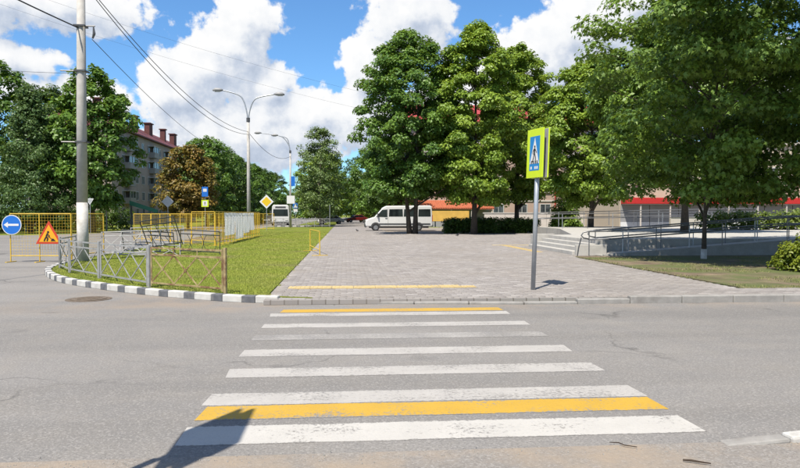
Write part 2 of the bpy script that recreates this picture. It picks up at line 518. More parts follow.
class MB:
    def __init__(s):
        s.v, s.f = [], []

    def add(s, vs_, fs):
        o = len(s.v)
        s.v += [tuple(x) for x in vs_]
        s.f += [tuple(i + o for i in f) for f in fs]
        return s

    def box(s, c, size, rot=None):
        hx, hy, hz = (x / 2 for x in size)
        pts = [Vector((sx * hx, sy * hy, sz * hz)) for sz in (-1, 1) for sy in (-1, 1) for sx in (-1, 1)]
        if rot is not None:
            M = Euler(rot).to_matrix() if not isinstance(rot, Matrix) else rot
            pts = [M @ q for q in pts]
        c = Vector(c)
        return s.add([q + c for q in pts], [(0, 2, 3, 1), (4, 5, 7, 6), (0, 1, 5, 4), (2, 6, 7, 3), (0, 4, 6, 2), (1, 3, 7, 5)])

    def bar(s, a, b_, w_, t):
        """flat bar from a to b: width w_ (in the plane holding z), thickness t"""
        a, b_ = Vector(a), Vector(b_)
        d = (b_ - a)
        L = d.length
        d.normalize()
        up = Vector((0, 0, 1))
        sd_ = d.cross(up)
        if sd_.length < 1e-4:
            sd_ = Vector((1, 0, 0)).cross(d)
            sd_ = Vector((0, 1, 0))
        sd_.normalize()
        u = sd_.cross(d)
        M = Matrix((d, sd_, u)).transposed()
        return s.box((a + b_) / 2, (L, t, w_), M)

    def tube(s, pts, rad, n=8, caps=True):
        pts = [Vector(q) for q in pts]
        if not isinstance(rad, (list, tuple, np.ndarray)):
            rad = [rad] * len(pts)
        rings = []
        prev = None
        for i, q in enumerate(pts):
            d = (pts[min(i + 1, len(pts) - 1)] - pts[max(i - 1, 0)]).normalized()
            if prev is None:
                a = d.cross(Vector((0, 0, 1)))
                if a.length < 1e-3:
                    a = Vector((1, 0, 0))
                a.normalize()
            else:
                a = (prev - d * prev.dot(d)).normalized()
            prev = a
            b_ = d.cross(a)
            rings.append([q + (a * math.cos(t) + b_ * math.sin(t)) * rad[i] for t in [2 * math.pi * j / n for j in range(n)]])
        vs_ = [x for r_ in rings for x in r_]
        fs = []
        for i in range(len(rings) - 1):
            for j in range(n):
                a, b_ = i * n + j, i * n + (j + 1) % n
                fs.append((a, b_, b_ + n, a + n))
        if caps:
            fs.append(tuple(range(n))[::-1])
            fs.append(tuple(range((len(rings) - 1) * n, len(rings) * n)))
        return s.add(vs_, fs)

    def prism(s, pts, axis, a0, a1):
        """2D outline extruded along axis ('x','y','z') from a0 to a1"""
        def mk(q, a):
            if axis == 'x':
                return (a, q[0], q[1])
            if axis == 'y':
                return (q[0], a, q[1])
            return (q[0], q[1], a)
        n = len(pts)
        vs_ = [mk(q, a0) for q in pts] + [mk(q, a1) for q in pts]
        fs = [tuple(range(n))[::-1], tuple(range(n, 2 * n))] + [(i, (i + 1) % n, (i + 1) % n + n, i + n) for i in range(n)]
        return s.add(vs_, fs)

    def disc(s, c, r_, axis, a0, a1, n=24):
        c0, c1 = c
        return s.prism([(c0 + r_ * math.cos(2 * math.pi * i / n), c1 + r_ * math.sin(2 * math.pi * i / n)) for i in range(n)], axis, a0, a1)

    def mesh(s, name, mat, smooth=False):
        me = bpy.data.meshes.new(name)
        me.from_pydata(s.v, [], s.f)
        bm = bmesh.new()
        bm.from_mesh(me)
        bmesh.ops.recalc_face_normals(bm, faces=bm.faces)
        bm.to_mesh(me)
        bm.free()
        me.materials.append(MATS[mat])
        if smooth:
            for q in me.polygons:
                q.use_smooth = len(q.vertices) == 4
        return me

    def build(s, name, mat, parent=None, bevel=0.0, seg=2, smooth=False, loc=None, rot=None):
        o = place(name, s.mesh(name, mat, smooth), parent, loc, rot)
        if bevel:
            md = o.modifiers.new('bevel', 'BEVEL')
            md.width = bevel
            md.segments = seg
            md.limit_method = 'ANGLE'
            md.angle_limit = R(35)
        return o


def sheet(name, pts, z, mat, kind='structure', thick=None):
    mb = MB()
    if thick:
        mb.prism(pts, 'z', z - thick, z)
    else:
        mb.add([(x, y, z) for x, y in pts], [tuple(range(len(pts)))])
    o = mb.build(name, mat)
    if not thick and o.data.polygons[0].normal.z < 0:
        o.data.flip_normals()
    return tag(o, kind=kind)


def catmull(pts, n=8):
    out = []
    P_ = [pts[0]] + list(pts) + [pts[-1]]
    for i in range(1, len(P_) - 2):
        p0, p1, p2, p3 = (np.array(P_[j], float) for j in (i - 1, i, i + 1, i + 2))
        for t in np.linspace(0, 1, n, endpoint=False):
            out.append(.5 * (2 * p1 + (p2 - p0) * t + (2 * p0 - 5 * p1 + 4 * p2 - p3) * t * t + (3 * p1 - p0 - 3 * p2 + p3) * t ** 3))
    out.append(np.array(P_[-2], float))
    return [tuple(q) for q in out]


def resample(pts, steps):
    """walk along a polyline in the given step lengths (cycled); returns list of (p,q)"""
    P_ = [np.array(q[:2], float) for q in pts]
    seg = [np.linalg.norm(P_[i + 1] - P_[i]) for i in range(len(P_) - 1)]
    cum = np.concatenate([[0], np.cumsum(seg)])

    def at(s_):
        i = min(max(np.searchsorted(cum, s_) - 1, 0), len(seg) - 1)
        return P_[i] + (P_[i + 1] - P_[i]) * ((s_ - cum[i]) / seg[i])
    s_, i, out = 0.0, 0, []
    while s_ + .05 < cum[-1]:
        e_ = min(s_ + steps[i % len(steps)], cum[-1])
        out.append((at(s_), at(e_)))
        s_ = e_
        i += 1
    return out


# ------------------------------------------------------------------ setting: ground, roads, pavements
ground = sheet('ground', [(-900, -300), (900, -300), (900, 1500), (-900, 1500)], -.02, 'turf')
KERB = catmull([(-.75, 12.5), (-1.9, 12.75), (-2.81, 13.24), (-3.95, 14.0), (-5.35, 15.2), (-6.86, 16.8), (-8.03, 18.7), (-8.75, 20.6), (-9.2, 23.5), (-9.4, 28), (-9.4, 40)], 6)
road = sheet('road', [(-120, 4.6), (120, 4.6), (120, 12.04), (3.2, 12.04), (-.75, 12.5)] + [(x, y) for x, y in KERB[1:]] +
             [(-9.4, 86), (-7.4, 90), (-7.4, 400), (-20, 400), (-20, 80), (-20.5, 62), (-25, 55), (-120, 50)], 0, 'asphalt')
cross_road = sheet('cross_road', [(-9.4, 82), (-9.4, 88.5), (-1.6, 88.5), (-1.6, 82)], .004, 'asphalt')
near_pavement = sheet('near_pavement', [(-40, -12), (40, -12), (40, 4.61), (3.15, 4.61), (-40, 4.61)], .012, 'pavement_asphalt')
lawn_pts = [(-1.5, 12.95), (-1.5, 82), (-9.3, 82)] + [(x + .12, y + .12) for x, y in reversed(KERB)]
lawn = sheet('lawn', lawn_pts, .105, 'turf', thick=.1)
plaza_base = sheet('plaza', [(-1.5, 12.35), (120, 12.2), (120, 13.45), (8.3, 13.45), (8.3, 23.7), (15.5, 31), (15.5, 56), (3.6, 56), (3.6, 300), (-1.5, 300)], .085, 'paver_joint', thick=.08)
verge = sheet('verge', [(8.42, 13.45), (60, 13.45), (60, 24.4), (8.42, 24.4)], .095, 'soil', thick=.09)
parking = sheet('parking_area', [(3.6, 56), (90, 56), (90, 78), (3.6, 78)], .07, 'pavement_asphalt', thick=.06)

# road markings (children of the road)
def stripe(y, wd, mat, x0=-1.24, x1=2.74, name='stripe', seed=0):
    rr = random.Random(seed)
    n = 60
    xs = [x0 + (x1 - x0) * i / n for i in range(n + 1)]
    j = lambda a: rr.uniform(-a, a)
    lo = [(x + (j(.02) if i in (0, n) else 0), y - wd / 2 + j(.005), .002) for i, x in enumerate(xs)]
    hi = [(x + (j(.02) if i in (0, n) else 0), y + wd / 2 + j(.005), .002) for i, x in enumerate(xs)]
    MB().add(lo + hi, [(i, i + 1, n + 2 + i, n + 1 + i) for i in range(n)]).build(name, mat, road)


for i, (y, wd, mt) in enumerate([(5.09, .44, 'paint_fresh'), (6.08, .41, 'paint_worn'), (7.08, .42, 'paint_worn'), (8.09, .41, 'paint_worn'),
                                 (9.10, .40, 'paint_old'), (10.04, .38, 'paint_worn'), (11.12, .36, 'paint_worn')]):
    stripe(y, wd, mt, seed=i)
stripe(5.665, .40, 'paint_yellow', -1.2, 2.72, 'yellow_stripe', 31)
stripe(11.56, .38, 'paint_yellow', -1.1, 2.70, 'yellow_stripe', 32)

# painted kerb round the lawn: one stone after another
kerb_left = empty('kerb', (0, 0, 0))
tag(kerb_left, kind='structure')
for i, (a, b_) in enumerate(resample(KERB[3:], [.44, .27])):
    a, b_ = Vector((*a, 0)), Vector((*b_, 0))
    d = (b_ - a).normalized()
    nrm = Vector((-d.y, d.x, 0))
    if nrm.y < 0:
        nrm = -nrm
    nrm = Vector((-d.y, d.x, 0)) if Vector((-d.y, d.x, 0)).dot(Vector((1, .6, 0))) > 0 else Vector((d.y, -d.x, 0))
    mid = (a + b_) / 2 + nrm * .08
    MB().box((mid.x, mid.y, .0625 + random.uniform(-.004, .004)), ((b_ - a).length - .004, .16 + random.uniform(0, .01), .145), (0, 0, math.atan2(d.y, d.x) + random.uniform(-.015, .015))) \
        .build('kerb_stone', 'kerb_white' if i % 2 == 0 else 'kerb_black', kerb_left, bevel=.02)
a = resample(KERB[:4], [.95])
for i, (p0, p1) in enumerate(a):
    d = p1 - p0
    mid = (p0 + p1) / 2
    MB().box((mid[0], mid[1] + .08, .035), (np.linalg.norm(d) - .006, .16, .11), (0, 0, math.atan2(d[1], d[0]))).build('kerb_stone', 'kerb_white' if i == 1 else 'kerb_grey', kerb_left, bevel=.015)
kerb_far = empty('kerb', (0, 0, 0))
tag(kerb_far, kind='structure')
x = -.74
while x < 30:
    dropped = x < 3.3
    y = 12.5 + (12.04 - 12.5) * min(1, max(0, (x + .75 + .5) / 3.95))
    ang = math.atan2(-.46, 3.95) if x < 2.9 else 0
    h = .045 if dropped else min(.135, .05 + (x - 3.3) * .045)
    MB().box((x + .5, y + .085, h - .09), (.992, .16, .18), (random.uniform(-.01, .01), random.uniform(-.006, .006), ang)).build('kerb_stone', 'kerb_grey', kerb_far, bevel=.018)
    x += 1.0
kerb_near = empty('kerb', (0, 0, 0))
tag(kerb_near, kind='structure')
for i in range(6):
    h = min(.13, .032 + i * .035)
    MB().box((2.95 + i * .5, 4.60 + i * .03, h - .09), (.492, .13, .18), (0, -.05 if i < 2 else 0, .06)).build('kerb_stone', 'kerb_white' if i > 0 else 'kerb_grey', kerb_near, bevel=.02)
cross_kerb = empty('kerb', (0, 0, 0))
tag(cross_kerb, kind='structure')
for i in range(16):
    MB().box((-9.2 + i * .5, 88.6, .09), (.49, .16, .2)).build('kerb_stone', 'kerb_white' if i % 2 else 'kerb_black', cross_kerb, bevel=.02)

# pavers: running bond, the nearest ones single objects, the rest joined
PW_, PH_ = .25, .15
cells = []
iy = 0
y = 12.42
while y < 54:
    x0 = -1.48 + (iy % 2) * PW_ / 2
    xmax = 8.28 if y < 23.7 else (8.5 if y < 31.2 else 15.3)
    if y < 13.35:
        xmax = 13.0
    x = x0
    while x + PW_ < xmax:
        edge = 12.5 + .17 + (12.04 - 12.5) * min(1, max(0, (x + .75) / 3.95))
        tact = (-1.22 < x + PW_ / 2 < 2.78 and 14.12 < y + .1 < 14.62)
        if y > edge - .02 and not tact and (x > -1.5):
            cells.append((x, y))
        x += PW_
    y += PH_
    iy += 1
cells = np.array(cells)
yaw = R(4.6)
dcam = cells[:, 0] * math.sin(yaw) + cells[:, 1] * math.cos(yaw)
xc = (cells[:, 0] * math.cos(yaw) - cells[:, 1] * math.sin(yaw)) / dcam
near = np.argsort(dcam + 100 * (np.abs(xc) > .59))[:300]
isn = np.zeros(len(cells), bool)
isn[near] = True
hw, hh, bv, ht = PW_ / 2 - .005, PH_ / 2 - .005, .008, .036
tv = np.array([(-hw, -hh, 0), (hw, -hh, 0), (hw, hh, 0), (-hw, hh, 0), (-hw, -hh, ht - bv), (hw, -hh, ht - bv), (hw, hh, ht - bv), (-hw, hh, ht - bv),
               (-hw + bv, -hh + bv, ht), (hw - bv, -hh + bv, ht), (hw - bv, hh - bv, ht), (-hw + bv, hh - bv, ht)])
tf = np.array([(8, 9, 10, 11)] + [(i, (i + 1) % 4, (i + 1) % 4 + 4, i + 4) for i in range(4)] + [(i + 4, (i + 1) % 4 + 4, (i + 1) % 4 + 8, i + 8) for i in range(4)])
PZ = .066
paver_me = mesh_arrays('paver', tv, tf, 'paver')
for x, y in cells[isn]:
    o = place('paver', paver_me, plaza_base, (x + PW_ / 2, y + PH_ / 2, PZ + random.uniform(-.003, .003)), (random.uniform(-.008, .008), random.uniform(-.008, .008), 0))
    o.pass_index = 1
rest = cells[~isn]
n = len(rest)
cen = np.stack([rest[:, 0] + PW_ / 2, rest[:, 1] + PH_ / 2, PZ + rng.uniform(-.003, .003, n)], 1)
til = rng.normal(0, .006, (n, 2))
V = tv[None] + cen[:, None]
V[:, :, 2] += tv[None, :, 0] * til[:, :1] + tv[None, :, 1] * til[:, 1:]
F = (tf[None] + (np.arange(n) * len(tv))[:, None, None]).reshape(-1, 4)
o = place('paving', mesh_arrays('paving', V.reshape(-1, 3), F, 'paver', np.repeat(rng.random(n), len(tf))), plaza_base)
tag(o, kind='stuff')

# tactile strips
def tactile(x0, y0, nx, ny, s_, ang, ribs=True, z=.104):
    M = Matrix.Rotation(ang, 4, 'Z')
    mb = MB().box((0, 0, -.02), (s_ - .008, s_ - .008, .04))
    kk = 5
    for q in range(kk):
        u = (q - (kk - 1) / 2) * s_ / kk
        if ribs:
            mb.box((u, 0, .002), (s_ / kk * .5, s_ * .86, .006))
        else:
            mb.box((0, u, .002), (s_ * .86, s_ / kk * .5, .006))
    me = mb.mesh('tactile_tile', 'tactile')
    for i in range(nx):
        for j in range(ny):
            q = M @ Vector(((i + .5) * s_, (j + .5) * s_, 0))
            place('tactile_tile', me, plaza_base, (x0 + q.x, y0 + q.y, z + random.uniform(-.002, .002)), (0, 0, ang))


tactile(-1.22, 14.14, 8, 1, .46, 0)
tactile(2.46, 14.14, 1, 1, .32, 0, z=.102)
tactile(7.70, 27.0, 1, 16, .4, 0, False)
tactile(7.30, 33.0, 1, 1, .4, 0)
tactile(8.16, 33.4 - .4, 3, 1, .4, 0)


# ------------------------------------------------------------------ trees
def ori(n, normal, rg):
    """random orientation matrices whose z axis is the given normal (n,3)"""
    z = normal / np.linalg.norm(normal, axis=1, keepdims=True)
    a = rg.normal(size=(n, 3))
    a[:, 2] -= .7                              # leaf tips hang
    x_ = a - z * np.sum(a * z, 1, keepdims=True)
    x_ /= np.linalg.norm(x_, axis=1, keepdims=True) + 1e-9
    y_ = np.cross(z, x_)
    return np.stack([x_, y_, z], 2)


LEAF_FOLD = (np.array([(0, 0, 0), (.55, .36, .05), (1, 0, -.14), (.55, -.36, .05)]), np.array([(0, 2, 1), (0, 3, 2)]))
_t = []
for i, (ang, ln) in enumerate([(-115, .42), (-80, .30), (-58, .78), (-32, .40), (0, 1.0), (32, .40), (58, .78), (80, .30), (115, .42)]):
    _t.append((ln * math.cos(R(ang)) * .75 + .22, ln * math.sin(R(ang)) * .72, -.12 * ln + (.03 if i % 2 else 0)))
LEAF_PALM = (np.array([(0.1, 0, .03)] + _t), np.array([(0, i + 1, i + 2) for i in range(8)]))


def crown_arrays(cl, crad, lpc, leaf, size, rg, flat=.72, up=.55):
    """cl: cluster centres (n,3), crad: radii; lpc leaves per cluster"""
    lv, lf = leaf
    n = len(cl)
    idx = np.repeat(np.arange(n), np.maximum(6, (lpc * (crad / crad.mean()) ** 2).astype(int)))
    m_ = len(idx)
    d = rg.normal(size=(m_, 3))
    d /= np.linalg.norm(d, axis=1, keepdims=True)
    d[:, 2] = np.where((d[:, 2] < 0) & (rg.random(m_) < .6), -d[:, 2], d[:, 2])
    rad = (rg.random(m_) ** .38) * crad[idx]
    pos = cl[idx] + d * rad[:, None] * np.array([1, 1, flat])
    pos[:, 2] -= .25 * crad[idx] * (d[:, 0] ** 2 + d[:, 1] ** 2)
    c0 = cl.mean(0)
    outw = pos - c0
    outw /= np.linalg.norm(outw, axis=1, keepdims=True) + 1e-9
    nor = d * .55 + outw * .35 + np.array([0, 0, up]) + rg.normal(size=(m_, 3)) * .38
    Rm = ori(m_, nor, rg)
    s_ = size * rg.uniform(.65, 1.25, m_)
    V_ = pos[:, None] + s_[:, None, None] * np.einsum('nij,kj->nki', Rm, lv)
    F_ = (lf[None] + (np.arange(m_) * len(lv))[:, None, None]).reshape(-1, 3)
    ctint = rg.random(n) * .5
    t_ = np.clip(ctint[idx] + rg.random(m_) * .55, 0, 1)
    return V_.reshape(-1, 3), F_, np.repeat(t_, len(lf))


def ovoid(t, lo=.55):
    """crown radius factor over height 0..1, widest at lo"""
    return np.where(t < lo, np.sqrt(np.clip(1 - ((lo - t) / lo) ** 2 * .75, 0, 1)), np.sqrt(np.clip(1 - ((t - lo) / (1 - lo)) ** 2, 0, 1)))


def make_tree(seed, H, base, rx, ncl, lpc, size, leaf=LEAF_FOLD, trunk=.2, wide=.42, cr=(.55, 1.0), mat='leaf_deep', bark='bark',
              stems=1, lump=.22, lean=(0, 0), shape=None, white=0.0, flat=.58, up=.6, nlimb=26, ry=1.0):
    """returns dict of meshes for one tree standing at its own origin"""
    rg = np.random.default_rng(seed)
    t = rg.random(ncl) ** .85
    rf = (shape or (lambda q: ovoid(q, wide)))(t)
    a = rg.uniform(0, 2 * math.pi, ncl)
    k1, k2, k3 = rg.uniform(0, 6, 3)
    lum = 1 + lump * (np.sin(3 * a + 7 * t + k1) * .5 + np.sin(5 * a - 11 * t + k2) * .35 + np.sin(2 * a + 17 * t + k3) * .35)
    rr = (rg.random(ncl) ** .38)
    r_ = rx * rf * lum * rr
    z = base + (H - base) * t * (1 + .03 * np.sin(4 * a + k2))
    cl = np.stack([r_ * np.cos(a) + lean[0] * t, r_ * np.sin(a) * ry + lean[1] * t, z], 1)
    crad = rg.uniform(cr[0], cr[1], ncl) * (1.05 - .3 * t)
    V_, F_, t_ = crown_arrays(cl, crad, lpc, leaf, size, rg, flat, up)
    crown = mesh_arrays('crown', V_, F_, mat, t_)
    out = {'crown': crown, 'trunk': [], 'mat': mat}
    tops = []
    for s_ in range(stems):
        off = Vector((0, 0, 0)) if stems == 1 else Vector(((s_ - .5) * trunk * 2.1, rg.uniform(-.1, .1), 0))
        pts, rad = [], []
        hh_ = base + (H - base) * .78
        bx, by = rg.normal(0, .12, 2)
        for q in np.linspace(0, 1, 9):
            pts.append(off + Vector((bx * math.sin(q * 4) + lean[0] * q * q * .7 + off.x * q * 3, by * math.sin(q * 5) + lean[1] * q * q * .7, hh_ * q - (.15 if q == 0 else 0))))
            rad.append(trunk * (1.35 if q == 0 else (1 - .85 * q)))
        out['trunk'].append(MB().tube(pts, rad, 10).mesh('trunk', bark, True))
        tops.append((pts, rad))
    if white:
        pts, rad = tops[0]
        q = white / (hh_ / 8)
        p1 = pts[0].lerp(pts[1], q) if q < 1 else pts[1]
        out['white'] = MB().tube([pts[0], p1], [rad[0] + .012, rad[0] + (rad[1] - rad[0]) * min(q, 1) + .012], 10).mesh('whitewash', 'whitewash', True)
    lb = MB()
    order = rg.permutation(ncl)[:nlimb]
    for i in order:
        pts, rad = tops[int(i) % stems]
        e_ = Vector(cl[i])
        zz = min(max(e_.z - rg.uniform(.8, 2.6), base * .62), hh_ * .97)
        q = zz / hh_ * 8
        i0 = int(min(q, 7))
        s0 = pts[i0].lerp(pts[i0 + 1], q - i0)
        r0 = (rad[i0] + (rad[i0 + 1] - rad[i0]) * (q - i0)) * .55
        mid = s0.lerp(e_, .5) + Vector((rg.normal(0, .15), rg.normal(0, .15), .15 + rg.random() * .2))
        lb.tube([s0, s0.lerp(mid, .5) + Vector((0, 0, .04)), mid, e_], [r0, r0 * .8, r0 * .55, max(.012, r0 * .15)], 6, caps=False)
    out['limbs'] = lb.mesh('limbs', bark, True)
    return out


def plant_tree(name, T, x, y, z, label, cat='tree', group=None, rz=0.0, sc=1.0):
    t = empty(name, (x, y, z), rz, label, cat, group)
    t.scale = (sc, sc, sc)
    for me in T['trunk']:
        o = place('trunk', me, t)
        if 'white' in T and me is T['trunk'][0]:
            place('whitewash', T['white'], o)
    place('limbs', T['limbs'], t)
    tag(place('crown', T['crown'], t), kind='stuff')
    return t


# the two tall chestnuts at the far side of the plaza and their neighbours
T = make_tree(11, 15.6, 2.8, 4.4, 380, 180, .23, trunk=.19, wide=.34, cr=(.5, .95), mat='leaf_deep', stems=2, lean=(-.6, 0))
plant_tree('chestnut_tree', T, 5.25, 53.0, .07, 'tall dark green tree with two stems, in front of the white van', group='tall trees at the back of the plaza')
T = make_tree(23, 15.9, 2.4, 3.8, 330, 180, .23, trunk=.24, wide=.40, cr=(.5, .92), mat='leaf_fresh', lean=(.2, 0))
plant_tree('chestnut_tree', T, 9.95, 51.8, .07, 'tall yellow-green tree left of the crossing sign, nearest to the hedge', group='tall trees at the back of the plaza')
T = make_tree(31, 16.2, 3.0, 3.8, 330, 170, .23, trunk=.22, wide=.40, cr=(.5, .92), mat='leaf_fresh')
plant_tree('chestnut_tree', T, 15.2, 59.0, .07, 'tall bright green tree rising behind the hedge, above the crossing sign', group='tall trees at the back of the plaza')
# right hand trees
T = make_tree(41, 12.6, 1.8, 4.1, 360, 170, .23, trunk=.2, wide=.45, cr=(.5, .92), mat='leaf_fresh')
plant_tree('maple_tree', T, 18.6, 50.0, .66, 'shorter green tree between crossing sign and big maple, red roof peeping beside it', group='trees around the terrace')
T = make_tree(47, 12.8, 2.6, 4.6, 430, 160, .23, trunk=.2, wide=.42, cr=(.5, .92), mat='leaf_maple')
plant_tree('maple_tree', T, 18.8, 36.0, .66, 'dark-trunked maple growing on the terrace behind the ramp', group='trees around the terrace')
T = make_tree(53, 12.6, 2.2, 3.7, 430, 150, .185, leaf=LEAF_PALM, trunk=.075, wide=.45, cr=(.5, .95), mat='leaf_maple', white=.45, lean=(-1.4, -5.6), nlimb=40, ry=1.2, flat=.46)
plant_tree('maple_tree', T, 12.5, 22.6, .09, 'big maple with slender whitewashed trunk in front of the ramp', group='trees around the terrace')
T = make_tree(59, 12.5, 2.9, 4.4, 420, 110, .185, leaf=LEAF_PALM, trunk=.17, wide=.42, cr=(.5, .95), mat='leaf_maple', nlimb=30)
plant_tree('maple_tree', T, 17.6, 20.6, .09, 'dense maple filling the upper right corner beyond the round bush', group='trees around the terrace')
# boulevard
T = make_tree(61, 12.4, 1.6, 3.0, 200, 70, .24, trunk=.15, wide=.38, cr=(.5, .95), mat='leaf_pale', bark='bark_light', lump=.35)
plant_tree('birch_tree', T, -3.2, 86.0, 0, 'slim pale green tree beside the boulevard path, right of the bus')
BG = [make_tree(71, 11.8, 1.9, 4.1, 210, 84, .30, trunk=.2, wide=.42, cr=(.55, .95), lump=.42, mat='leaf_deep'),
      make_tree(73, 12.6, 2.2, 4.4, 220, 84, .30, trunk=.22, wide=.45, cr=(.55, 1.0), lump=.42, mat='leaf_hedge'),
      make_tree(79, 11.2, 1.5, 3.8, 200, 84, .30, trunk=.18, wide=.38, cr=(.55, .95), lump=.42, mat='leaf_fresh')]
rowlab = ['first', 'second', 'third', 'fourth', 'fifth', 'sixth', 'seventh', 'eighth']
for i, (x, y, v, sc) in enumerate([(-18.2, 90, 0, .98), (-18.6, 99, 1, .92), (-18.6, 108, 0, .95), (-19.0, 118, 1, .9), (-18.5, 130, 0, .95), (-18.5, 143, 1, .9), (-18.5, 158, 0, .95), (-18.5, 175, 1, .95)]):
    plant_tree('roadside_tree', BG[v], x, y, 0, 'dark green roadside tree, %s of the row leading away behind the double lamp' % rowlab[i], group='trees along the left road', rz=i * 1.3, sc=sc)
for i, (x, y, v, sc) in enumerate([(6.4, 88, 1, .86), (4.9, 99, 0, 1.05), (4.8, 116, 1, 1.05), (4.8, 136, 2, .9), (5.0, 160, 0, .95)]):
    plant_tree('boulevard_tree', BG[v], x, y, 0, 'low dark tree right of the boulevard path, %s behind the white van' % rowlab[i], group='trees right of the boulevard path', rz=i * 2.1 + .4, sc=sc)
for i, (x, y, v, sc) in enumerate([(-3.6, 104, 2, 1.0), (-3.8, 124, 0, 1.05), (-3.8, 148, 2, 1.1)]):
    plant_tree('boulevard_tree', BG[v], x, y, 0, 'tree left of the boulevard path, %s behind the slim pale one' % rowlab[i], group='trees left of the boulevard path', rz=i * 1.7 + .9, sc=sc)
for i, x in enumerate((-12, -4, 2, 10)):
    plant_tree('distant_tree', BG[i % 3], x, 215 + 4 * i, 0, 'distant tree closing the far end of the boulevard, %s from the left' % rowlab[i], group='trees at the far end', rz=i * 1.1, sc=1.15)
# left hand trees
T = make_tree(83, 14.6, 2.4, 3.9, 260, 80, .34, trunk=.25, wide=.42, cr=(.5, .95), mat='leaf_deep', lump=.3)
plant_tree('linden_tree', T, -22.9, 63.0, 0, 'round dark green tree directly behind the tall concrete pole', group='trees on the left')
T = make_tree(89, 12.6, 1.0, 3.6, 300, 80, .22, trunk=.2, cr=(.5, .95), mat='leaf_blue', shape=lambda q: np.clip(1.05 - q, .12, 1) ** .75, up=.2)
plant_tree('larch_tree', T, -27.6, 61.5, 0, 'feathery blue-green tree at the left edge above the arrow sign', group='trees on the left')
T = make_tree(97, 16.8, 3.0, 4.2, 250, 75, .34, trunk=.25, wide=.5, cr=(.5, .92), mat='leaf_deep', lump=.4)
plant_tree('poplar_tree', T, -35.0, 70.0, 0, 'tallest ragged tree at the far left, behind the feathery one', group='trees on the left')
T = make_tree(101, 15.0, 2.0, 4.5, 260, 75, .34, trunk=.25, wide=.45, cr=(.7, 1.2), mat='leaf_hedge', lump=.3)
plant_tree('linden_tree', T, -37.5, 60.0, 0, 'dark tree cut off by the left edge of the picture', group='trees on the left')
T = make_tree(103, 8.9, 1.6, 3.1, 200, 70, .30, trunk=.16, wide=.42, cr=(.6, 1.0), mat='leaf_rust', bark='bark', lump=.3)
plant_tree('plum_tree', T, -17.2, 75.0, 0, 'reddish-brown leaved tree in front of the apartment block', group='trees on the left')


plant_tree('linden_tree', BG[1], -32.6, 78.0, 0, 'leafy tree filling the gap left of the one behind the pole', group='trees on the left', rz=.7, sc=1.22)


# hedges and bushes
def foliage_box(name, x0, x1, y0, y1, h, z0, mat, label, cat, n, size, cr=(.3, .5), seed=1, round_=False, lpc=40, group=None):
    rg = np.random.default_rng(seed)
    cx, cy = (x0 + x1) / 2, (y0 + y1) / 2
    u = rg.random((n, 3))
    cl = np.stack([(u[:, 0] - .5) * (x1 - x0), (u[:, 1] - .5) * (y1 - y0), .12 * h + u[:, 2] * h * .80], 1)
    if round_:
        e_ = rg.normal(size=(n, 3))
        e_ /= np.linalg.norm(e_, axis=1, keepdims=True)
        e_ *= (rg.random(n) ** .4)[:, None]
        e_[:, 2] = np.abs(e_[:, 2])
        cl = e_ * np.array([(x1 - x0) / 2, (y1 - y0) / 2, h * .85]) + np.array([0, 0, .1])
    V_, F_, t_ = crown_arrays(cl, rg.uniform(cr[0], cr[1], n), lpc, LEAF_FOLD, size, rg, .8)
    V_[:, 2] = np.maximum(V_[:, 2], .01)
    t = empty(name, (cx, cy, z0), 0, label, cat, group)
    tag(place('foliage', mesh_arrays('foliage', V_, F_, mat, t_), t), kind='stuff')
    sm = MB()
    for i in range(max(4, n // 14)):
        q = cl[i]
        sm.tube([(q[0] * .6, q[1] * .6, -.05), (q[0] * .8, q[1] * .8, q[2] * .5), tuple(q)], [.02, .016, .006], 5)
    tag(sm.build('stems', 'bark', t), kind='stuff')
    return t


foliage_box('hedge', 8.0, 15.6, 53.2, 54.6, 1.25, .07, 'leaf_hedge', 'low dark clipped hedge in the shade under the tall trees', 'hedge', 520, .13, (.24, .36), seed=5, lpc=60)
foliage_box('bush', 11.9, 14.6, 16.6, 18.6, 1.15, .09, 'leaf_bush', 'round sunlit yellow-green bush at the right edge beside the verge', 'bush', 240, .085, (.16, .26), 6, True, 80)
foliage_box('hedge', 22.5, 40.0, 40.2, 41.6, 1.15, .66, 'leaf_weed', 'sunlit hedge on the terrace behind the ramp railing at right', 'hedge', 260, .2, seed=7)
foliage_box('hedge', -46, -22.5, 71, 73, 2.3, 0, 'leaf_hedge', 'tall clipped hedge behind the left trees, below the apartment block', 'hedge', 420, .24, (.4, .7), 8)
foliage_box('hedge', -21.5, -13.0, 108, 110, 2.4, 0, 'leaf_hedge', 'clipped hedge far behind the yellow barriers under the roadside trees', 'hedge', 200, .24, (.4, .7), 9)
foliage_box('shrub', 19.0, 21.6, 60.0, 62.0, 4.4, .07, 'leaf_fresh', 'sunlit sapling in front of the pink facade behind the crossing sign pole', 'shrub', 120, .26, (.35, .6), 12, True)

wood = foliage_box('distant_wood', -60, 70, 228, 240, 9.0, 0, 'leaf_deep', 'far-off belt of trees closing the horizon behind everything', 'wood', 420, .9, (1.6, 3.0), 14, lpc=46)
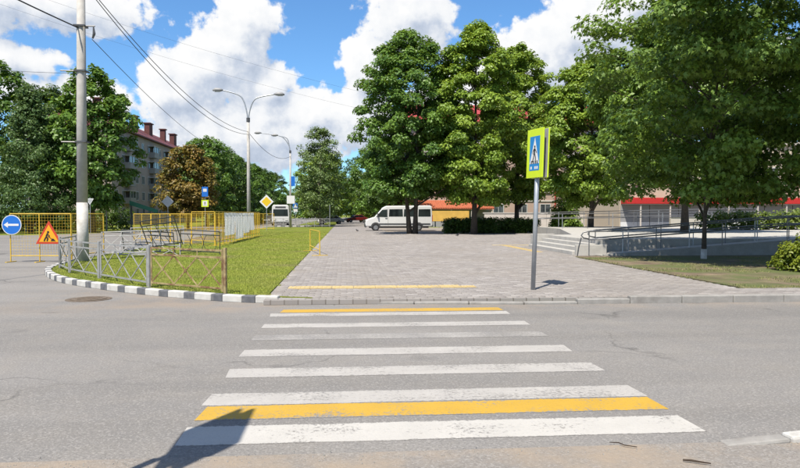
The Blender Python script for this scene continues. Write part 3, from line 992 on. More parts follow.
# grass on the lawn (uncountable) and weeds on the verge
def grass(name, poly_fn, n, x0, x1, y0, y1, z, hgt, mat, parent_kind='stuff', seed=3, power=1.7, label=None, cat=None):
    rg = np.random.default_rng(seed)
    yy = y0 + (y1 - y0) * rg.random(n) ** power
    xx = rg.uniform(x0, x1, n)
    keep = poly_fn(xx, yy)
    xx, yy = xx[keep], yy[keep]
    n = len(xx)
    s_ = hgt * rg.uniform(.5, 1.3, n) * (1 + (yy - y0) / 60)
    a = rg.uniform(0, 2 * math.pi, n)
    wv_ = s_ * rg.uniform(.10, .2, n)
    lean = rg.normal(0, .45, (n, 2)) * s_[:, None]
    b0 = np.stack([xx - np.cos(a) * wv_, yy - np.sin(a) * wv_, np.full(n, z)], 1)
    b1 = np.stack([xx + np.cos(a) * wv_, yy + np.sin(a) * wv_, np.full(n, z)], 1)
    tp = np.stack([xx + lean[:, 0], yy + lean[:, 1], z + s_], 1)
    V_ = np.stack([b0, b1, tp], 1).reshape(-1, 3)
    F_ = np.arange(3 * n).reshape(-1, 3)
    o_ = place(name, mesh_arrays(name, V_, F_, mat, rg.random(n)))
    return tag(o_, label, cat, kind='stuff')


kx = np.array([q[0] for q in KERB])
ky = np.array([q[1] for q in KERB])


def in_lawn(x_, y_):
    o_ = np.argsort(kx)
    yk = np.interp(x_, kx[o_], ky[o_]) + .3
    return (y_ > yk) & (x_ > -9.1) & (x_ < -1.50 + .05 * np.sin(y_ * 3.1) + .05 * np.sin(y_ * 7.7 + 1))


grass('grass', in_lawn, 300000, -9.2, -1.38, 13, 60, .1, .029, 'blade', label='short mown sunlit grass covering the lawn left of the path', cat='grass')


def in_verge(x_, y_):
    s_ = np.sin(x_ * 1.9) + np.sin(y_ * 2.7 + x_) + np.sin(x_ * .7 - y_ * 1.3)
    return (s_ > .35 - (y_ < 13.9) * .4 - (x_ < 8.8) * 1.2) & (x_ > 8.36 + .1 * np.sin(y_ * 2.3))


grass('weeds', in_verge, 40000, 8.2, 20, 13.42, 23.6, .09, .04, 'blade_dry', seed=4, power=1.2, label='thin patchy grass on the bare verge in front of the ramp', cat='grass')

# ------------------------------------------------------------------ steps, ramp and terrace on the right
terrace = MB().prism([(10.0, 26.0), (70, 26.0), (70, 52), (15.0, 52), (14.6, 45), (11.0, 32.0), (10.0, 32.0)], 'z', .0, .66).build('terrace', 'concrete_light')
tag(terrace, 'light concrete terrace raised beyond the steps and ramp', 'terrace')
steps = empty('steps', (8.7, 28.4, .08), 0, 'light concrete steps climbing from plaza to terrace beside the ramp', 'steps')
for i in range(4):
    MB().box((.165 + .33 * i, 0, .0725 * (i + 1)), (.33 if i < 3 else .30, 6.2, .145 * (i + 1))).build('step', 'concrete_light', steps, bevel=.012)
MB().box((.75, 3.33, .28), (1.10, .3, .70)).build('cheek_wall', 'concrete_light', steps, bevel=.015)
MB().box((.70, -3.2, .17), (1.2, .2, .46)).build('cheek_wall', 'concrete_light', steps, bevel=.015)


def ramp_z(x_):
    return .09 + max(0, min(.57, (x_ - 9.6) * .072))


ramp = empty('ramp', (9.6, 24.5, 0), 0, 'long concrete wheelchair ramp with dark steel handrails rising to the right', 'ramp')
MB().prism([(0, .05), (8.0, .05), (18, .05), (18, .66), (7.95, .66), (0, .10)], 'y', .0, 1.35).build('deck', 'concrete_light', ramp)
MB().prism([(0, .02), (18, .02), (18, .72), (7.95, .72), (0, .15)], 'y', -.14, -.003).build('side_wall', 'concrete', ramp)


def railing(parent, x0, x1, yy, zf, step_, h=.92, second=.62, hook=True, mat='rail_steel'):
    n_ = int(round((x1 - x0) / step_))
    for i in range(n_ + 1):
        xx = x0 + (x1 - x0) * i / n_
        MB().tube([(xx, yy, zf(xx) - .03), (xx, yy, zf(xx) + h)], .021, 6).build('post', 'galvanised' if i % 2 == 1 else mat, parent)
    for hz in (h, second):
        pts = [(x0 + (x1 - x0) * i / 24, yy, zf(x0 + (x1 - x0) * i / 24) + hz) for i in range(25)]
        if hook and hz == h:
            pts = [(x0 - .02, yy, zf(x0) + second + .02), (x0 - .22, yy, zf(x0) + second + .06), (x0 - .30, yy, zf(x0) + (h + second) / 2), (x0 - .22, yy, zf(x0) + h - .03)] + pts
        MB().tube(pts, .026, 8).build('handrail' if hz == h else 'lower_rail', mat, parent, smooth=True)


zr = lambda q: ramp_z(q + 9.6)
railing(ramp, -.55, 17.6, -.07, zr, 1.3)
railing(ramp, .2, 17.6, 1.28, zr, 1.3)
for i in range(1):
    MB().tube([(-.85, -.07, .78), (-.95, -.07, .4), (-1.0, -.07, .07)], .024, 6).build('post', 'steel_dark', ramp)
rl = empty('railing', (13.0, 45.0, .66), 0, 'dark steel railing across the back of the terrace behind the steps', 'railing')
railing(rl, 0, 16.0, 0, lambda q: .0 + q * .012, 1.7, 1.0, .68, False)
rl = empty('railing', (13.6, 48.0, .66), 0, 'farther dark railing behind the terrace, rising to the right', 'railing')
railing(rl, 0, 17.0, 0, lambda q: .1 + q * .02, 1.9, 1.0, .6, False)

# ------------------------------------------------------------------ low metal fence round the lawn
def fence_panel(parent, a, b_, z, h, mat, nx, rosette=False, sag=0.0, upright=False):
    """rails, end bars and crossed bars between a and b (2D) as parts"""
    a3, b3 = Vector((a[0], a[1], z)), Vector((b_[0], b_[1], z))
    up = Vector((0, 0, 1))
    P_ = lambda t, hz: a3.lerp(b3, t) + up * (hz * h - sag * math.sin(t * math.pi))
    for hz, nm in ((.98, 'top_rail'), (.82, 'middle_rail'), (.12, 'bottom_rail')):
        MB().bar(P_(.03, hz), P_(.97, hz), .035, .022).build(nm, mat, parent)
    for t in (.035, .965):
        MB().bar(P_(t, .05), P_(t, .99), .03, .026).build('end_bar', mat, parent)
    w_ = .93 / nx
    if upright:
        for i in range(1, nx * 2):
            t0 = .035 + i * w_ / 2
            MB().tube([P_(t0 + (.25 * w_ * math.sin(q * math.pi) * (1 if i % 2 else -1)), .13 + .69 * q) for q in np.linspace(0, 1, 7)], .011, 5).build('upright_bar', mat, parent)
        return
    for i in range(nx):
        t0 = .035 + i * w_
        MB().bar(P_(t0, .13), P_(t0 + w_, .81), .026, .012).build('cross_bar', mat, parent)
        q = MB().bar(P_(t0 + w_, .13) + Vector((0, .014, 0)), P_(t0, .81) + Vector((0, .014, 0)), .026, .012).build('cross_bar', mat, parent)
        if rosette:
            MB().box(P_(t0 + w_ / 2, .47) - Vector((0, .012, 0)), (.05, .02, .05), (0, R(45), 0)).build('rosette', mat, parent)
        if i:
            MB().bar(P_(t0, .82), P_(t0, .98), .02, .012).build('spacer', mat, parent)


FP = [(-8.75, 22.6), (-8.2, 20.0), (-7.3, 18.4), (-5.93, 16.7), (-4.17, 14.62), (-2.34, 13.25)]
flabels = ['silver fence panel curving out of sight behind the roadworks sign', 'narrow silver fence panel at the left turn of the lawn kerb',
           'silver fence panel in front of the tall concrete pole', 'wide silver fence panel with crossed bars in front of the heaped panels',
           'rusty brown fence panel with crossed bars next to the open lawn']
for i in range(5):
    a, b_ = Vector((*FP[i], 0)), Vector((*FP[i + 1], 0))
    rust = i == 4
    mt = 'fence_rusty' if rust else 'fence_silver'
    f = empty('fence', ((a + b_) / 2) + Vector((0, 0, .105)), 0, flabels[i], 'fence', 'low fence round the lawn')
    c_ = (a + b_) / 2
    fence_panel(f, (a - c_)[:2], (b_ - c_)[:2], 0, .86, mt, 3 if i > 2 else 2, rust)
    d = (b_ - a).normalized()
    ang = math.atan2(d.y, d.x)
    for e_, inner in ((a, 1), (b_, -1)):
        if e_ is b_ or i == 0:
            q = e_ - c_
            MB().box((q.x, q.y, .40), (.065 if rust else .085, .05, 1.0), (0, 0, ang)).build('post', 'fence_rusty' if (rust and e_ is b_) else 'fence_silver', f, bevel=.006)
            if not rust and e_ is b_:
                q2 = q - d * .08
                MB().box((q2.x, q2.y + .02, .40), (.05, .04, .96), (0, 0, ang)).build('post', 'fence_silver', f)

# dismantled panels heaped on the lawn
piles = [(-8.05, 25.9, .12, R(4), R(-16), 2.3, 'fence_silver', 'dismantled silver panel leaning upright just right of the concrete pole'),
         (-7.55, 26.6, .12, R(-10), R(18), 2.2, 'steel_dark', 'dark dismantled panel standing behind the leaning silver ones'),
         (-6.55, 25.2, .40, R(-8), R(22), 1.35, 'steel_dark', 'dark dismantled panel tilted on top of the heap'),
         (-5.55, 26.2, .12, R(-4), R(12), 1.6, 'steel_dark', 'low dark dismantled panel at the right end of the heap'),
         (-9.0, 33.0, .12, R(6), R(-10), 2.6, 'fence_silver', 'farther dismantled silver panel with dense bars behind the pole'),
         (-7.0, 24.7, .12, R(16), R(-58), 2.2, 'fence_silver', 'silver dismantled panel lying nearly flat at the front of the heap')]
for i, (x, y, z, rz, tilt, wd, mt, lb) in enumerate(piles):
    f = empty('dismantled_fence', (x, y, z), rz, lb, 'fence', 'heap of dismantled fence panels')
    f.rotation_euler = (tilt, R(-9) if i == 2 else (R(3) if i % 2 else R(-2)), rz)
    fence_panel(f, (-wd / 2, 0), (wd / 2, 0), 0, 1.2 if i == 2 else .95, mt, 4 if i in (2, 4) else 3, upright=i in (1, 2, 3, 4))

# ------------------------------------------------------------------ yellow roadworks barriers
def wire_mesh(x0, x1, z0, z1, step_, r_=.0045):
    mb = MB()
    x_ = x0 + step_
    while x_ < x1 - .02:
        mb.box((x_, 0, (z0 + z1) / 2), (r_, r_, z1 - z0))
        x_ += step_
    z_ = z0 + step_
    while z_ < z1 - .02:
        mb.box(((x0 + x1) / 2, r_, z_), (x1 - x0, r_, r_))
        z_ += step_
    return mb


def barrier(loc, rz, label, wd=2.1, h=1.68, mesh=True, mid=True, group='yellow roadworks barriers', step_=.1):
    t = empty('barrier', loc, rz, label, 'barrier', group)
    for x_ in [0, wd] + ([wd * .48] if mid else []):
        MB().tube([(x_, 0, 0.02), (x_, 0, h)], .02, 8).build('post', 'yellow_paint', t)
        MB().box((x_, 0, .012), (.06, .6, .024)).build('foot', 'yellow_paint', t)
    for z_ in (h - .01, .22):
        MB().tube([(0, 0, z_), (wd, 0, z_)], .017, 8).build('rail', 'yellow_paint', t)
    if mesh:
        o_ = wire_mesh(0, wd, .23, h - .02, step_).build('wire_mesh', 'yellow_paint', t)
        tag(o_, kind='stuff')
    return t


barrier((-11.55, 24.2, 0), R(-5), 'yellow mesh barrier carrying the blue arrow and roadworks signs')
barrier((-9.55, 24.3, 0), R(80), 'yellow mesh barrier turned away, right behind the roadworks triangle')
bl = ['first', 'second', 'third', 'fourth', 'fifth', 'sixth', 'seventh', 'eighth']
A, B = Vector((-6.35, 33.4, 0)), Vector((-6.3, 49.8, 0))
A0 = Vector((-12.6, 41.2, 0))
for i in range(4):
    a, b_ = A0.lerp(A, i / 4), A0.lerp(A, (i + .97) / 4)
    barrier((a.x, a.y, .0 if a.x < -9.4 else .105), math.atan2(b_.y - a.y, b_.x - a.x), 'yellow barrier facing the heaped panels, %s from the left end of the dig' % bl[i], (b_ - a).length, step_=.14)
for i in range(8):
    a, b_ = A.lerp(B, i / 8), A.lerp(B, (i + .97) / 8)
    barrier((a.x, a.y, .105), math.atan2(b_.y - a.y, b_.x - a.x), 'yellow barrier along the lawn side of the dig, %s from its near end' % bl[i], (b_ - a).length, step_=.14)
for i in range(6):
    barrier((-19.6 + i * 2.1, 66.0 + i * .25, 0), R(7), 'yellow barrier across the road, %s from the left beyond the excavation' % bl[i], 2.0, 1.7, step_=.09, group='barriers across the far road')
t = barrier((-.98, 25.3, .1), R(99), 'small yellow frame standing on the path edge by the lawn', 3.4, .92, mesh=False, mid=False, group=None)
# white sheets tied to the barriers
for i, (f0, f1, z0) in enumerate([(.13, .33, .40), (.335, .52, .10), (.53, .66, .35), (.67, .80, .48)]):
    a, b_ = A.lerp(B, f0), A.lerp(B, f1)
    n_ = 10
    d = (b_ - a).normalized()
    nr = Vector((d.y, -d.x, 0))
    vs_, fs = [], []
    rr = random.Random(i)
    for side in (.05,):
        for zz in (z0, z0 + .5, 1.60):
            for j in range(n_ + 1):
                q = a.lerp(b_, j / n_) + nr * (side + .03 * math.sin(j * 1.7 + i + zz * 2)) + Vector((0, 0, zz + .13 + rr.uniform(-.02, .02)))
                vs_.append(q)
    for L0 in (0,):
        for r_ in range(2):
            for j in range(n_):
                k0 = L0 + r_ * (n_ + 1) + j
                fs.append((k0, k0 + 1, k0 + n_ + 2, k0 + n_ + 1))
    o = MB().add(vs_, fs).build('sheet', 'sheet_film')
    tag(o, 'white plastic sheet tied to the yellow barriers, %s from the left' % bl[i], 'sheet', 'white sheets on the barriers')
# dug up earth beside the excavation
rg = np.random.default_rng(5)
for i, (cx, cy, rx, ry, h, lb) in enumerate([(-8.2, 45.0, 1.7, 3.6, .32, 'low heap of sandy soil inside the yellow barriers'), (-8.2, 38.6, 1.7, 2.4, .2, 'flat spread of bare earth behind the front barriers')]):
    nn = 18
    vs_, fs = [], []
    for r_ in range(6):
        for j in range(nn):
            t_ = 2 * math.pi * j / nn
            q = r_ / 5
            k_ = q * (1 + .18 * math.sin(3 * t_ + i) + .1 * math.sin(7 * t_))
            vs_.append((cx + rx * k_ * math.cos(t_), cy + ry * k_ * math.sin(t_), .112 + h * (1 - q) * (1 + .3 * math.sin(5 * t_ + r_))))
    for r_ in range(5):
        for j in range(nn):
            fs.append((r_ * nn + j, r_ * nn + (j + 1) % nn, (r_ + 1) * nn + (j + 1) % nn, (r_ + 1) * nn + j))
    fs.append(tuple(range(nn))[::-1])
    tag(MB().add(vs_, fs).build('earth_heap', 'soil', smooth=True), lb, 'earth')


# ------------------------------------------------------------------ signs
def stroke(mb, pts, wd, y0, y1):
    """flat polyline in the xz plane"""
    for (xa, za), (xb, zb) in zip(pts[:-1], pts[1:]):
        d = Vector((xb - xa, 0, zb - za))
        n_ = Vector((-d.z, 0, d.x)).normalized() * wd / 2
        mb.prism([(xa - n_.x, za - n_.z), (xb - n_.x, zb - n_.z), (xb + n_.x, zb + n_.z), (xa + n_.x, za + n_.z)], 'y', y0, y1)
    return mb


def walker(mb, s_, cx, cz, y0, y1):
    """walking figure, s_ = height"""
    q = lambda x_, z_: (cx + x_ * s_, cz + z_ * s_)
    mb.disc(q(.02, .43), .075 * s_, 'y', y0, y1, 14)
    mb.prism([q(-.09, .32), q(.09, .34), q(.07, .0), q(-.08, .0)], 'y', y0, y1)
    stroke(mb, [q(-.05, .02), q(-.09, -.22), q(-.22, -.46)], .085 * s_, y0 + .0003, y1 + .0003)
    stroke(mb, [q(.03, .02), q(.13, -.2), q(.15, -.47), q(.21, -.47)], .085 * s_, y0 - .0003, y1 - .0003)
    stroke(mb, [q(.06, .3), q(.2, .13), q(.27, .05)], .055 * s_, y0 + .0006, y1 + .0006)
    stroke(mb, [q(-.06, .3), q(-.19, .14), q(-.17, .0)], .055 * s_, y0 - .0006, y1 - .0006)
    return mb


def crossing_panel(parent, wd, ht, y, flip, z):
    """lime board with the blue pedestrian crossing square; face towards -y (flip: +y)"""
    s_ = -1 if not flip else 1
    Y = lambda a: y + s_ * a
    b0 = MB().box((0, y, z), (wd, .03, ht)).build('board', 'sign_lime', parent, bevel=.006)
    MB().box((0, Y(-.018), z), (wd - .02, .005, ht - .02)).build('back_plate', 'sign_back', b0)
    bw, bh = wd * .62, ht * .70
    yy = lambda a, b_: tuple(sorted((Y(a), Y(b_))))
    mb = MB().prism([(-bw / 2, z - bh / 2), (bw / 2, z - bh / 2), (bw / 2, z + bh / 2), (-bw / 2, z + bh / 2)], 'y', *yy(.0155, .018))
    mb.build('blue_field', 'sign_sky', b0)
    tz = z + bh * .04
    MB().prism([(-bw * .46, tz - bh * .34), (bw * .46, tz - bh * .34), (0, tz + bh * .42)], 'y', *yy(.0182, .020)).build('white_triangle', 'sign_white', b0)
    walker(MB(), bh * .50, 0, tz - bh * .06, *yy(.0205, .0225)).build('walker_symbol', 'sign_black', b0)
    mb = MB()
    for q in (-.30, -.10, .10, .30):
        mb.prism([(q * bw - .02, tz - bh * .34), (q * bw + .025, tz - bh * .34), (q * bw * .9 + .02, tz - bh * .25), (q * bw * .9 - .015, tz - bh * .25)], 'y', *yy(.0203, .0207))
    mb.build('crossing_symbol', 'sign_black', b0)
    mb = MB()
    for q in (-.3, .1, .3):
        mb.prism([(q * bw - .03, z - bh * .46), (q * bw + .03, z - bh * .46), (q * bw + .03, z - bh * .38), (q * bw - .03, z - bh * .38)], 'y', *yy(.0182, .0195))
    mb.build('small_mark', 'sign_white', b0)


def crossing_sign(loc, rz, label, wd, ht, zc, lean, pole_r=.05, gap=.085):
    t = empty('crossing_sign', loc, rz, label, 'sign')
    t.rotation_euler = (0, 0, rz)
    M = Matrix.Rotation(lean, 4, 'Y')
    MB().tube([(0, 0, -.1), (0, 0, zc + ht * .45)], pole_r, 12).build('pole', 'galvanised', t, smooth=True)
    crossing_panel(t, wd, ht, -gap, False, zc)
    crossing_panel(t, wd, ht, gap, True, zc)
    for q in (-.3, .3):
        MB().box((0, 0, zc + q * ht), (.13, 2 * gap - .045, .04)).build('clamp', 'sign_back', t)
    return t


# local -y is the visible face: turn it to look towards -X and a little to the camera
fs_ = crossing_sign((3.84, 13.55, .10), R(-74), 'lime and blue pedestrian crossing sign on leaning steel pole at the far kerb', .66, 1.0, 2.80, 0, .047, .06)
fs_.rotation_euler = (Matrix.Rotation(R(1.8), 3, 'Y') @ Matrix.Rotation(R(-77), 3, 'Z')).to_euler()
crossing_sign((-2.10, 3.16, .012), R(-90), 'near pedestrian crossing sign behind the viewer, seen only by its shadow on the crossing', .86, 1.12, 3.62, 0, .035, .055)

# blue arrow roundel and roadworks triangle hung on the near barrier
bz = R(-5)
t = empty('arrow_sign', (-11.45, 24.1, 1.29), bz, 'round blue sign with white arrow pointing left on the yellow barrier', 'sign')
MB().disc((0, 0), .34, 'y', -.02, 0, 32).build('disc', 'sign_white', t)
MB().disc((0, 0), .315, 'y', -.024, -.0205, 32).build('blue_field', 'sign_blue', t)
MB().prism([(-.27, 0), (-.12, .10), (-.12, .035), (.25, .035), (.25, -.035), (-.12, -.035), (-.12, -.10)], 'y', -.029, -.0245).build('arrow', 'sign_white', t)
MB().box((0, .015, 0), (.05, .03, .3)).build('hook', 'sign_back', t)
t = empty('roadworks_sign', (-10.17, 23.98, .62), bz, 'orange triangular roadworks sign with digging figure on the yellow barrier', 'sign')
tri = lambda s_, c_: [(-s_ / 2, c_ - s_ * .289), (s_ / 2, c_ - s_ * .289), (0, c_ + s_ * .577)]
MB().prism(tri(.92, .28), 'y', -.02, 0).build('border', 'sign_red', t, bevel=.008)
MB().prism(tri(.68, .28), 'y', -.026, -.0205).build('field', 'sign_amber', t)
mb = MB()
mb.disc((-.02, .42), .04, 'y', -.031, -.0265, 12)
stroke(mb, [(-.04, .38), (-.09, .27), (-.03, .2), (-.06, .11)], .05, -.031, -.0265)
stroke(mb, [(-.08, .26), (-.13, .19), (-.16, .11)], .05, -.0312, -.0266)
stroke(mb, [(-.05, .36), (.03, .29), (.0, .24)], .03, -.0314, -.0267)
stroke(mb, [(-.08, .33), (.11, .17)], .022, -.0316, -.0268)
mb.prism([(.06, .11), (.24, .11), (.17, .19), (.12, .2)], 'y', -.031, -.0265)
mb.build('digger_symbol', 'sign_black', t)
MB().box((0, .02, .3), (.05, .04, .2)).build('hook', 'sign_back', t)


def post_sign(name, x, y, z0, label, h, build, r_=.03, rz=0.0, mat='galvanised'):
    t = empty(name, (x, y, z0), rz, label, 'sign')
    MB().tube([(0, 0, -.05), (0, 0, h)], r_, 8).build('post', mat, t)
    build(t)
    return t


def diamond(t, s_, z, mats, y=-.045):
    d = s_ / 2
    for i, (m_, q) in enumerate(zip(mats, (1, .70))):
        MB().prism([(-d * q, z), (0, z - d * q), (d * q, z), (0, z + d * q)], 'y', y - .008 * (i + 1), y - .008 * i - .0005).build('plate' if i == 0 else 'yellow_field', m_, t)


post_sign('priority_sign', -7.6, 65.5, .1, 'white and yellow diamond priority sign on a post at the lawn end', 3.05, lambda t: diamond(t, 1.35, 2.75, ('sign_white', 'sign_yellow')))
post_sign('priority_sign', -17.0, 66.0, 0, 'grey back of a diamond sign behind the yellow barriers', 3.0, lambda t: diamond(t, 1.15, 2.85, ('sign_back',)))


def crossing_small(t, z, s_=.9):
    MB().box((0, -.05, z), (s_, .02, s_)).build('board', 'sign_lime', t)
    MB().box((0, -.064, z), (s_ * .62, .006, s_ * .7)).build('white_field', 'sign_white', t)
    walker(MB(), s_ * .5, 0, z, -.071, -.068).build('walker_symbol', 'sign_black', t)


def bus_stop(t):
    MB().box((0, -.05, 3.95), (.62, .02, 1.0)).build('board', 'sign_blue', t)
    MB().box((0, -.063, 4.1), (.36, .004, .3)).build('white_field', 'sign_white', t)
    crossing_small(t, 2.75, .72)


post_sign('crossing_post', -14.4, 70.4, 0, 'post with blue plate above a small lime crossing sign under dark trees', 4.5, bus_stop)


def blue_square(t):
    MB().box((0, -.05, 2.9), (.75, .02, .75)).build('board', 'sign_blue', t)
    MB().prism([(-.3, 2.62), (.3, 2.62), (0, 3.17)], 'y', -.068, -.063).build('white_triangle', 'sign_white', t)
    MB().box((0, -.05, 2.2), (.6, .02, .4)).build('lower_plate', 'sign_white', t)


post_sign('crossing_post', -7.4, 100.0, 0, 'blue crossing sign on a post right of the bus', 3.4, blue_square)
post_sign('sign_post', -28.5, 62.5, 0, 'thin pale post with grey plate among the left trees', 3.2, lambda t: MB().box((0, -.05, 2.9), (.7, .02, .5)).build('plate', 'sign_back', t))


def yield_back(t):
    MB().prism([(-.33, 3.0), (.33, 3.0), (0, 2.45)], 'y', -.06, -.04).build('plate', 'sign_white', t)
    MB().prism([(-.23, 2.94), (.23, 2.94), (0, 2.56)], 'y', -.068, -.0605).build('field', 'sign_back', t)


post_sign('yield_sign', -22.0, 60.0, 0, 'small pale inverted triangle sign just right of the concrete pole', 3.1, yield_back)

# ------------------------------------------------------------------ poles, lamps and wires
UP = Vector((-8.72, 23.1, .09))
t = empty('utility_pole', UP, 0, 'tall round concrete utility pole with whitewashed foot', 'pole')
MB().tube([(0, 0, -.1), (0, 0, 1.95)], [.185, .178], 16, True).build('whitewashed_foot', 'whitewash', t, smooth=True)
MB().tube([(0, 0, 1.95), (.02, 0, 5.5), (.06, 0, 10.2)], [.172, .15, .118], 16, True).build('shaft', 'pole_concrete', t, smooth=True)
for z_, l0, l1 in ((7.75, -.15, .5), (3.95, -.62, .16), (6.28, -.62, .16), (9.3, -.5, .5)):
    a_ = MB().tube([(l0, -.05, z_), (l1, -.05, z_)], .022, 6).build('bracket', 'steel_dark', t)
    MB().box((0.03, 0, z_), (.36, .36, .05)).build('clamp', 'steel_dark', a_)
MB().tube([(.45, -.05, 7.74), (.47, -.05, 7.5), (.42, -.05, 7.35)], [.02, .05, .03], 8).build('insulator', 'steel_dark', t)


def lamp(loc, H_, label, arms, r_=.125, cat='street lamp'):
    t = empty('street_lamp', loc, 0, label, cat)
    MB().tube([(0, 0, -.1), (0, 0, H_ * .5), (0, 0, H_ - 1.0)], [r_, r_ * .85, r_ * .72], 12).build('pole', 'pole_concrete', t, smooth=True)
    MB().tube([(0, 0, H_ - 1.1), (0, 0, H_ - .8)], r_ * .9, 12).build('collar', 'steel_dark', t)
    for (dx, dz) in arms:
        s_ = 1 if dx > 0 else -1
        pts = [(s_ * .03, 0, H_ - 1.0), (s_ * .10, 0, H_ - .35), (dx * .18, 0, H_ + dz * .4), (dx * .4, 0, H_ + dz * .75), (dx, 0, H_ + dz)]
        a_ = MB().tube(catmull(pts, 5), .05, 8).build('arm', 'galvanised', t, smooth=True)
        mb = MB()
        mb.tube([(dx - s_ * .05, 0, H_ + dz), (dx + s_ * .15, 0, H_ + dz + .02), (dx + s_ * .5, 0, H_ + dz + .02), (dx + s_ * .72, 0, H_ + dz - .02)], [.06, .13, .15, .05], 10)
        h_ = mb.build('lamp_head', 'panel_grey', a_, smooth=True)
        MB().box((dx + s_ * .38, 0, H_ + dz - .11), (.4, .16, .05)).build('lamp_glass', 'lamp_glass', a_, bevel=.02)
    return t


lamp((-7.32, 51.6, .1), 9.6, 'double armed street lamp rising above the yellow barriers', [(-1.9, 1.25), (2.0, 1.0)], .15)
t = lamp((-6.3, 77.5, .1), 9.6, 'single armed street lamp beyond the priority sign', [(-1.4, .9), (-3.3, 1.15)], .13)
MB().box((.22, -.05, 5.3), (.6, .03, 1.1)).build('blue_plate', 'sign_blue', t)
MB().box((.05, -.18, 3.2), (.9, .03, .9)).build('white_plate', 'sign_white', t)
lamp((-22.2, 64.5, 0), 7.6, 'slim lamp post in front of the apartment block', [(-.9, .35)], .07)


def cable(a, b_, sag, label, r_=.016):
    a, b_ = Vector(a), Vector(b_)
    pts = [a.lerp(b_, t_) - Vector((0, 0, sag * 4 * t_ * (1 - t_))) for t_ in np.linspace(0, 1, 22)]
    tag(MB().tube(pts, r_, 5).build('cable', 'wire'), label, 'cable', 'overhead cables')


L1 = (-7.32, 51.5, 7.85)
cable((UP.x + .12, 23.1, 9.35), L1, 1.0, 'upper overhead cable from concrete pole to double lamp', .015)
cable((UP.x + .20, 23.1, 9.15), (L1[0], L1[1], L1[2] - .2), 1.15, 'lower overhead cable from concrete pole to double lamp', .015)
cable((UP.x + .42, 23.0, 7.4), (-14.8, 91.5, 10.2), 1.3, 'overhead cable sagging from the pole bracket to the apartment block trees', .012)
cable((UP.x, 23.0, 7.76), (-12.4, 8.0, 8.9), .25, 'thick overhead cable leaving the concrete pole to the upper left', .022)
cable((-40, 62.0, 16.5), (UP.x - .1, 23.1, 6.3), .6, 'thin overhead cable coming down to the pole from the far left', .007)
cable(L1, (-6.3, 77.4, 8.2), .9, 'overhead cable between the two street lamps', .018)
cable((-40.0, 52.0, 24.0), (6.0, 68.0, 13.0), 1.2, 'higher faint cable high across the sky behind the lamps', .007)
cable((-42.0, 56.0, 23.5), (6.0, 71.0, 11.8), 1.2, 'lower faint cable high across the sky behind the lamps', .007)

# grey guard fence by the crossing road
t = empty('guard_rail', (-9.1, 79.5, .1), 0, 'low grey pedestrian guard fence in front of the bus', 'fence')
for i in range(9):
    MB().box((i * .9, 0, .5), (.05, .05, 1.1)).build('post', 'fence_silver', t)
for z_ in (.2, .62, 1.02):
    MB().box((3.6, 0, z_), (7.2, .03, .045)).build('rail', 'fence_silver', t)
for i in range(8):
    MB().bar((i * .9, .02, .2), (i * .9 + .9, .02, 1.0), .025, .012).build('cross_bar', 'fence_silver', t)
    MB().bar((i * .9 + .9, -.02, .2), (i * .9, -.02, 1.0), .025, .012).build('cross_bar', 'fence_silver', t)
post_sign('marker_post', -1.9, 80.0, .1, 'thin grey post at the end of the guard fence by the path', 2.6, lambda t: MB().box((0, 0, 2.6), (.08, .08, .06)).build('cap', 'galvanised', t), .035)


# ------------------------------------------------------------------ vehicles (local: length along x, nose at -x)
def wheel(parent, x_, y_, r_, wd, side):
    w_ = empty('wheel', (x_, y_, r_))
    w_.parent = parent
    tyre = MB()
    n_ = 20
    prof = [(r_ * .62, -wd / 2), (r_ * .94, -wd / 2), (r_, -wd * .3), (r_, wd * .3), (r_ * .94, wd / 2), (r_ * .62, wd / 2)]
    vs_, fs = [], []
    for j in range(n_):
        t_ = 2 * math.pi * j / n_
        for (q, yy) in prof:
            vs_.append((q * math.cos(t_), yy, q * math.sin(t_)))
    kk = len(prof)
    for j in range(n_):
        for q in range(kk):
            fs.append((j * kk + q, ((j + 1) % n_) * kk + q, ((j + 1) % n_) * kk + (q + 1) % kk, j * kk + (q + 1) % kk))
    tyre.add(vs_, fs).build('tyre', 'tyre', w_)
    rim = MB().disc((0, 0), r_ * .63, 'y', -wd * .35, wd * .35, 18)
    for q in range(5):
        t_ = 2 * math.pi * q / 5
        rim.box((r_ * .36 * math.cos(t_), side * wd * .38, r_ * .36 * math.sin(t_)), (r_ * .42, wd * .1, r_ * .13), (0, -t_, 0))
    rim.build('rim', 'rim', w_)


